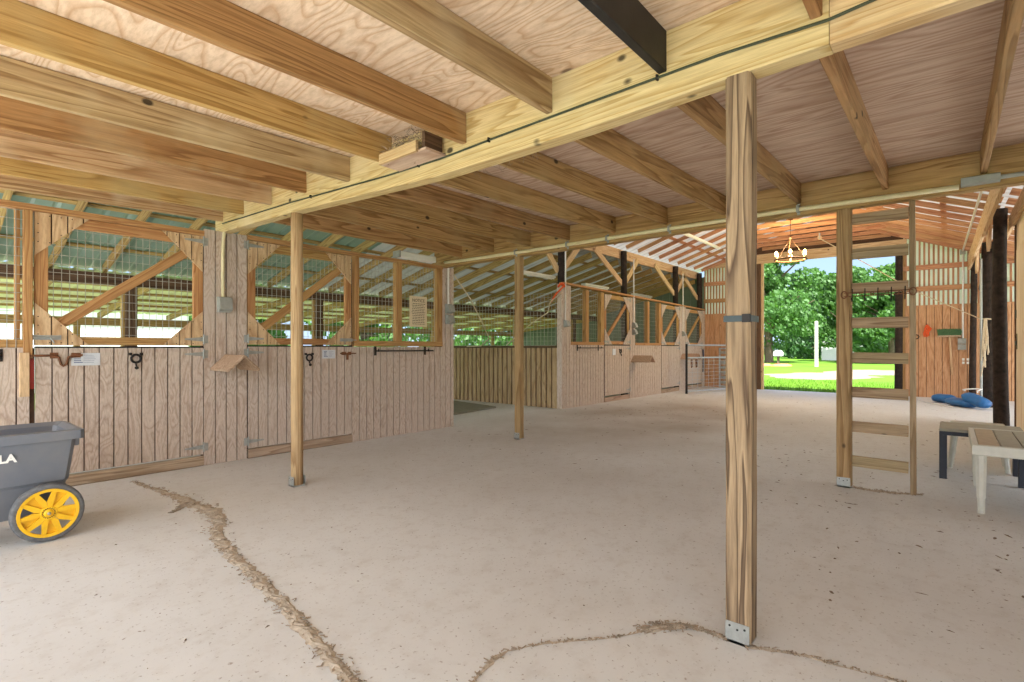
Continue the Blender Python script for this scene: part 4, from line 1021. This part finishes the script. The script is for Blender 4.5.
def wheel(x, y, z, r, out):
    w_ = MB().lathe([(r*.83, -.026), (r*.92, -.03), (r*.98, -.024), (r, -.012), (r, .012), (r*.98, .024), (r*.92, .03), (r*.83, .026), (r*.83, -.026)], (x, y, z), 1, 40).build('wheel', M['tyre'], t, smooth=True)
    tb = MB()
    for k in range(44):
        a = 2*PI*k/44; ca, sa = math.cos(a), math.sin(a)
        tb.add([(x+rr*ca*1-q*sa*.005*r*6/6, y+yy, z+rr*sa+q*ca*.005) for rr, yy in ((r*.93, out*.031), (r*1.003, out*.010)) for q in (-1, 1)], [(0, 1, 3, 2)])
    R1 = r*.83; f0, f1 = y+out*.012, y+out*.026
    rim = MB().lathe([(R1*.88, out*.012), (R1*.88, out*.030), (R1*1.0, out*.032), (R1*1.0, out*.0), (R1*.88, out*.012)], (x, y, z), 1, 40)
    def pt(rr, a): return (x+rr*math.cos(a), z+rr*math.sin(a))
    for k in range(5):
        a = PI/2+.12+2*PI*k/5
        for s in (-1, 1):      # the two bars of each spoke, closed towards the hub
            bar = [pt(R1*.26, a+s*.02), pt(R1*.26, a+s*.60), pt(R1*.90, a+s*.42), pt(R1*.90, a+s*.25), pt(R1*.48, a+s*.02)]
            rim.prism(bar[::int(s*out)] if True else bar, 1, min(f0, f1), max(f0, f1))
        pan = [pt(R1*.28, a+.50), pt(R1*.92, a+.40)] + [pt(R1*.92, a+.40+(2*PI/5-.80)*q/4) for q in range(1, 5)] + [pt(R1*.28, a+2*PI/5-.50)]
        rim.prism(pan, 1, min(y-out*.004, y+out*.008), max(y-out*.004, y+out*.008))
    rm = rim.build('rim', M['yellow'], w_)
    hb = MB().lathe([(0, out*.040), (R1*.10, out*.040), (R1*.14, out*.034), (R1*.16, out*.030), (R1*.26, out*.030), (R1*.29, out*.024), (R1*.29, -out*.01), (0, -out*.01)], (x, y, z), 1, 24)
    hb.build('hub', M['yellow'], w_)
    sp = MB()
    for k in range(18):
        a = 2*PI*k/18; c0 = pt(R1*.20, a); sp.box(c0[0]-.003, y+out*.0295, c0[1]-.003, c0[0]+.003, y+out*.031, c0[1]+.003)
    sp.build('hub_slot', M['iron'], w_)
    MB().lathe([(0, out*.056), (.007, out*.054), (.010, out*.046), (.010, out*.036)], (x, y, z), 1, 10).build('axle_nut', M['galv'], w_)
wheel(.615, 4.295, .178, .178, -1); wheel(.615, 4.80, .178, .178, 1)
MB().cyl((.615, 4.30, .178), (.615, 4.80, .178), .012, 8).build('axle', M['galv'], t)
for y in (4.42, 4.66): MB().tube([(-.30, y, 0), (-.30, y, .16)], [.03, .04], 10).build('foot', M['tub'], t)
MB().tube([(-.55, 4.53, .60), (-.9, 4.53, .75), (-1.05, 4.53, .95)], .016, 8).build('handle', M['iron'], t)

# ------------------------------------------------------------------ cracks and litter on the floor
WS = .72
def mound(path, name, label, hgt=.014, bits=200):
    """path: (x, y, half width)"""
    mb = MB(); P = []
    for (a, b) in zip(path, path[1:]):
        n = max(2, int(math.dist(a[:2], b[:2])/.022))
        for k in range(n): f = k/n; P.append([a[i]+(b[i]-a[i])*f for i in range(3)])
    P.append(list(path[-1])); m = 7; vs = []
    ph = [R.uniform(0, 6) for _ in range(3)]
    for k, (x, y, w_) in enumerate(P):
        q = P[min(k+1, len(P)-1)]; p = P[max(k-1, 0)]; dx, dy = q[0]-p[0], q[1]-p[1]; L_ = math.hypot(dx, dy) or 1; nx, ny = -dy/L_, dx/L_
        w_ *= WS; off = .18*w_*math.sin(k*.31+ph[0])+.2*w_*math.sin(k*.83+ph[1]); wl_, wr = w_*R.uniform(.7, 1.35), w_*R.uniform(.7, 1.35)
        for j in range(m):
            f = -1+2*j/(m-1); d_ = off+(wl_ if f < 0 else wr)*f
            vs.append((x+nx*d_, y+ny*d_, .001+(hgt*min(1, w_/.03)*(1-f*f)*R.uniform(.35, 1.2) if 0 < j < m-1 else 0)))
    fs = [(k*m+j, k*m+j+1, k*m+m+j+1, k*m+m+j) for k in range(len(P)-1) for j in range(m-1)]
    mb.add(vs, fs); 
    o = mb.build(name, M['dirt'], loc=(path[0][0], path[0][1], 0)); tag(o, label, 'crack dirt'); o['kind'] = 'stuff'
    sb = MB()
    for k in range(bits):
        p = R.choice(P); x, y = p[0]+R.gauss(0, p[2]*.6), p[1]+R.gauss(0, p[2]*.6); a = R.uniform(0, 6.3); l = R.uniform(.004, .014)
        sb.box(-l, -.0016, 0, l, .0016, .003); c_, s_ = math.cos(a), math.sin(a); zz = R.uniform(.001, hgt*.9)
        sb.v[-8:] = [(x+vx*c_-vy*s_, y+vx*s_+vy*c_, zz+vz) for vx, vy, vz in sb.v[-8:]]
    sb.build('straw_bits', M['crackbit'], o)['kind'] = 'stuff'
    return o
mound([(1.38, 5.6, .02), (1.41, 5.24, .035), (1.46, 4.86, .045), (1.48, 4.45, .075), (1.50, 4.06, .085), (1.42, 3.80, .05), (1.355, 3.69, .05), (1.285, 3.37, .055), (1.25, 3.15, .05), (1.225, 2.87, .045), (1.20, 2.61, .045), (1.16, 2.31, .042), (1.12, 2.07, .045), (1.095, 1.92, .04), (1.07, 1.74, .036), (1.04, 1.45, .03)],
      'crack_dirt', 'long dirt filled floor crack running from the first stall door towards the camera', .009, 900)
mound([(1.44, 4.5, .03), (1.36, 4.38, .03), (1.30, 4.33, .015)], 'crack_dirt', 'small spill of dirt beside the long floor crack', .01, 80)
mound([(1.30, 1.30, .004), (1.38, 1.325, .008), (1.46, 1.34, .02), (1.50, 1.345, .022), (1.56, 1.34, .006), (1.65, 1.29, .006), (1.75, 1.22, .010), (1.84, 1.13, .004), (1.94, 1.05, .004), (2.04, .99, .004)],
      'crack_dirt', 'thin floor crack running towards the front post', .008, 120)
mound([(2.05, 1.0, .03), (2.10, .96, .036), (2.16, .91, .034), (2.195, .86, .012), (2.205, .78, .010), (2.20, .70, .008)], 'crack_dirt', 'patch of straw dirt in the crack beside the front post', .012, 260)
mound([(2.20, .62, .018), (2.24, .55, .02), (2.26, .50, .012), (2.285, .42, .012), (2.29, .35, .010), (2.305, .26, .004), (2.32, .17, .006), (2.34, .0, .004), (2.36, -.3, .004)], 'crack_dirt', 'thin floor crack leading away from the front post', .008, 160)
mound([(5.30, .62, .03), (5.28, .52, .03), (5.30, .40, .035), (5.34, .30, .03), (5.40, .18, .02)], 'crack_dirt', 'dirt gathered on the floor under the ladder', .012, 200)
db = MB()
def chip(x, y, r):
    n = R.randint(5, 8); st = R.uniform(1, 2.6); a0 = R.uniform(0, 3.14); c_, s_ = math.cos(a0), math.sin(a0); P = []
    for q in range(n):
        a = 2*PI*q/n; rr = r*R.uniform(.5, 1.2); u_, v_ = rr*math.cos(a)*st, rr*math.sin(a)/st; P.append((x+u_*c_-v_*s_, y+u_*s_+v_*c_))
    b = len(db.v); db.v += [(p[0], p[1], .0008) for p in P]+[(x, y, R.uniform(.002, .007))]; db.f += [(b+q, b+(q+1) % n, b+n) for q in range(n)]
for k in range(620):
    if R.random() < .62: x, y = R.uniform(4.5, 14.5), R.uniform(-.2, 5.6); r = R.uniform(.004, .02)
    else: x, y = R.uniform(.6, 5.2), R.uniform(-.6, 5.6); r = R.uniform(.002, .006)
    chip(x, y, r)
for cx_, cy_, n in ((9.6, 4.2, 26), (9.0, 4.4, 22), (8.0, 4.9, 18), (10.4, 3.6, 14), (5.9, 1.3, 16), (3.5, .35, 14), (6.4, -.2, 22), (4.9, .9, 12), (3.9, -.25, 16), (4.6, -.4, 16)):
    for k in range(n): chip(cx_+R.gauss(0, .35), cy_+R.gauss(0, .22), R.uniform(.004, .018))
o = tag(db.build('floor_litter', M['debris'], loc=(7, 2.5, 0)), 'scattered dark crumbs of dirt and leaf litter on the concrete', 'litter'); o['kind'] = 'stuff'

# ------------------------------------------------------------------ outdoors
def tree(x, y, h, rx, name, label, leafmat, n=5200, low=.12, seed=1, trunk=.2, ls=.24):
    rr = random.Random(seed); t = thing(name, label, 'tree', (x, y, -.1), 'trees beyond the barn')
    mb = MB().tube([(x, y, -.1), (x+.1, y+.1, h*.3), (x-.1, y+.05, h*.6), (x, y, h*.8)], [trunk*1.2, trunk, trunk*.6, trunk*.2], 8)
    for k in range(7):
        a = rr.uniform(0, 6.3); z = h*rr.uniform(.22, .55); mb.tube([(x, y, z), (x+rx*.35*math.cos(a), y+rx*.35*math.sin(a), z+h*.12), (x+rx*.7*math.cos(a), y+rx*.7*math.sin(a), z+h*.2)], [trunk*.45, trunk*.3, trunk*.1], 6)
    mb.build('trunk', M['trunk'], t)
    blobs = []
    for k in range(46):
        f = rr.random(); z = h*(low+(1-low)*f); prof = math.sin(PI*min(1, (f*.86+.14)))**.6; a = rr.uniform(0, 6.3); d = rx*prof*math.sqrt(rr.random())*.85
        blobs.append((x+d*math.cos(a), y+d*math.sin(a), z, rx*rr.uniform(.2, .36)))
    mb = MB()
    for k in range(n):
        b = rr.choice(blobs); u, v = rr.uniform(-1, 1), rr.uniform(0, 6.3); s_ = math.sqrt(1-u*u); r_ = b[3]*rr.uniform(.72, 1.05)
        c = Vector((b[0]+r_*s_*math.cos(v), b[1]+r_*s_*math.sin(v), b[2]+r_*u*.75)); e = ls*rr.uniform(.5, 1.2)
        a = Vector((rr.gauss(0, 1), rr.gauss(0, 1), rr.gauss(0, .6))).normalized(); q = a.orthogonal().normalized()*e; w_ = a.cross(q)*.6
        mb.add([c-q, c+w_, c+q, c-w_], [(0, 1, 2, 3)])
    o = mb.build('crown', leafmat, t); return t
def outp(x, d):     # point at ground distance d in the bearing of picture column x seen through the doorway
    lat = (x-512)/520.3; s_, c_ = .6444, .7647; return ((s_*lat+c_)*d, (-c_*lat+s_)*d)
tree(50.0, 12.3, 12.5, 5.0, 'broadleaf_tree', 'large leafy green tree standing beyond the doorway on the stall side', M['leaf'], 20000, .12, 1, .3, .2)
tree(57.5, 7.4, 8.2, 3.6, 'broadleaf_tree', 'mid green tree seen through the ladder rungs', M['leaf'], 11000, .22, 2, .22, .2)
tree(52.0, 3.6, 7.6, 3.4, 'broadleaf_tree', 'bright green tree beside the round doorway pole', M['leaf'], 11000, .06, 3, .2, .2)
tree(70.0, 12.6, 9.0, 4.2, 'broadleaf_tree', 'darker tree behind the utility pole', M['leafd'], 8000, .05, 4, .25, .26)
for k, (x, y, h, r) in enumerate(((84, 17, 8, 5), (88, 5, 7.5, 5), (96, 12, 9, 5), (80, 28, 9, 5.5), (62, 28, 9.5, 5.5))):
    tree(x, y, h, r, 'broadleaf_tree', 'dark tree of the far tree line beyond the lawn', M['leafd'], 4500, .02, 10+k, .25, .4)
for k, (x, y, h, r) in enumerate(((-9, 33, 6, 3.6), (0, 34, 6, 3.6), (9.5, 26, 6, 3.6), (17.5, 26, 5.6, 3.6), (26, 28, 6.5, 4), (35, 29, 6.5, 4), (13, 37, 7, 4))):
    tree(x, y, h, r, 'broadleaf_tree', 'green tree glimpsed low beneath the roof edge behind the stalls', M['leaf'], 4000, .02, 30+k, .2, .26)
t = thing('utility_pole', 'pale wooden utility pole standing on the lawn', 'pole', (41.1, 7.1, -.1))
MB().cyl((41.1, 7.1, -.1), (41.1, 7.1, 3.0), .125, 12, .11).build('shaft', M['pole'], t)
MB().lathe([(.11, 0), (.08, .05), (0, .06)], (41.1, 7.1, 3.0), 2, 12).build('pole_cap', M['pole'], t)
t = thing('garden_shed', 'white shed at the edge of the lawn behind the ladder', 'shed', (64, 8.6, -.1))
MB().box(63, 6.8, -.1, 66, 10.4, 1.7).build('walls', M['white'], t)
MB().prism([(6.5, 1.7), (10.7, 1.7), (8.6, 2.4)], 0, 62.8, 66.2).build('roof', M['galv'], t)
t = thing('metal_shed', 'pale metal shed glimpsed beyond the outer posts behind the first stall', 'shed', (-3, 21, -.1))
MB().box(-8, 20, -.1, 6.5, 24, 2.6).build('walls', M['white'], t)
MB().prism([(19.7, 2.6), (24.3, 2.6), (22, 3.6)], 0, -8.2, 6.7).build('roof', M['galv'], t)
t = thing('mailbox', 'small white mailbox on a post across the lawn', 'mailbox', (46.5, 10.75, -.1))
MB().box(46.42, 10.67, -.1, 46.58, 10.83, .55).build('stand', M['trunk'], t)
MB().prism([(10.45, .55), (11.05, .55), (11.05, .85), (10.9, 1.0), (10.6, 1.0), (10.45, .85)], 0, 46.2, 46.8).build('body', M['white'], t)
mb = MB()
for k in range(5): mb.lathe([(.5, 0), (.42, .09), (.2, .15), (0, .16)], (41+R.uniform(-.6, .6), 9.7+R.uniform(-.8, .8), -.1), 2, 9)
tag(mb.build('tarp_heap', M['orangecloth'], loc=(41, 9.7, -.1)), 'low orange heap lying on the lawn beneath the large tree', 'tarp')
gv = MB(); n = 26
gv.add([(27.6+3.6*math.cos(2*PI*k/n)*R.uniform(.8, 1.1), 4.6+2.3*math.sin(2*PI*k/n)*R.uniform(.8, 1.1), -.09) for k in range(n)], [tuple(range(n))])
gv.add([(33+4*math.cos(2*PI*k/n)*R.uniform(.8, 1.1), 3.0+2.2*math.sin(2*PI*k/n)*R.uniform(.8, 1.1), -.088) for k in range(n)], [tuple(range(n))])
o = tag(gv.build('gravel_patch', M['gravel'], loc=(28, 4.6, -.1)), 'pale bare gravel patch in the lawn outside the doorway', 'gravel'); o['kind'] = 'stuff'
gb = MB()
for k in range(9000):
    x = XE+.05+R.random()**1.5*7; y = R.uniform(-1.5, 8.5); h = R.uniform(.05, .13); a = R.uniform(0, 6.3); c_, s_ = .008*math.cos(a), .008*math.sin(a)
    gb.add([(x-c_, y-s_, -.1), (x+c_, y+s_, -.1), (x+R.uniform(-.04, .04), y+R.uniform(-.04, .04), -.1+h)], [(0, 1, 2)])
o = tag(gb.build('grass_blades', M['lawn'], loc=(XE+4, 3, -.1)), 'fresh green grass blades at the doorway edge', 'grass'); o['kind'] = 'stuff'

# ------------------------------------------------------------------ light, sky, camera
w = bpy.data.worlds.new('World'); bpy.context.scene.world = w; w.use_nodes = True
nt = w.node_tree; nt.nodes.clear()
tc = nt.nodes.new('ShaderNodeTexCoord'); sx = nt.nodes.new('ShaderNodeSeparateXYZ'); nt.links.new(tc.outputs['Generated'], sx.inputs[0])
cr = nt.nodes.new('ShaderNodeValToRGB'); nt.links.new(sx.outputs['Z'], cr.inputs[0])
cr.color_ramp.elements[0].position = 0.; cr.color_ramp.elements[0].color = (.62, .80, 1., 1)
cr.color_ramp.elements[1].position = .6; cr.color_ramp.elements[1].color = (.34, .56, 1., 1)
e = cr.color_ramp.elements.new(.22); e.color = (.42, .66, 1., 1)
bg = nt.nodes.new('ShaderNodeBackground'); bg.inputs[1].default_value = SKY_S
ou = nt.nodes.new('ShaderNodeOutputWorld'); dp = nt.nodes.new('ShaderNodeVectorMath'); dp.operation = 'DOT_PRODUCT'; dp.inputs[1].default_value = (-.82, -.57, 0); nt.links.new(tc.outputs['Generated'], dp.inputs[0])
fr = nt.nodes.new('ShaderNodeMapRange'); fr.inputs['From Min'].default_value = -.35; fr.inputs['From Max'].default_value = .9; nt.links.new(dp.outputs['Value'], fr.inputs['Value'])
cl = nt.nodes.new('ShaderNodeMix'); cl.data_type = 'RGBA'; cl.inputs[7].default_value = (3.4, 3.6, 3.9, 1)      # bright hazy sky on the sun's side
nt.links.new(fr.outputs[0], cl.inputs[0]); nt.links.new(cr.outputs[0], cl.inputs[6]); nt.links.new(cl.outputs[2], bg.inputs[0]); nt.links.new(bg.outputs[0], ou.inputs[0])
sd = bpy.data.lights.new('sun', 'SUN'); sd.energy = SUN_S; sd.angle = .02; sd.color = (1, .985, .955)
so = bpy.data.objects.new('sun', sd); C.objects.link(so)
so.rotation_euler = Vector((.52, .36, -1.0)).to_track_quat('-Z', 'Y').to_euler()

cam = bpy.data.cameras.new('camera'); co = bpy.data.objects.new('camera', cam); C.objects.link(co)
co.location = (0, 0, 1.2); co.rotation_euler = (PI/2, 0, .700286-PI/2)
cam.sensor_width = 36; cam.lens = 520.3/1024*36; cam.shift_y = 6.87/1024; cam.clip_start = .05; cam.clip_end = 500
sc = bpy.context.scene; sc.camera = co
sc.view_settings.view_transform = 'Standard'; sc.view_settings.look = 'None'; sc.view_settings.gamma = 1; sc.view_settings.use_curve_mapping = False
sc.view_settings.exposure = EXPO
sc.cycles.max_bounces = 10; sc.cycles.diffuse_bounces = 7; sc.cycles.transmission_bounces = 6; sc.cycles.glossy_bounces = 2
sc.cycles.use_denoising = True; sc.cycles.sample_clamp_indirect = 8
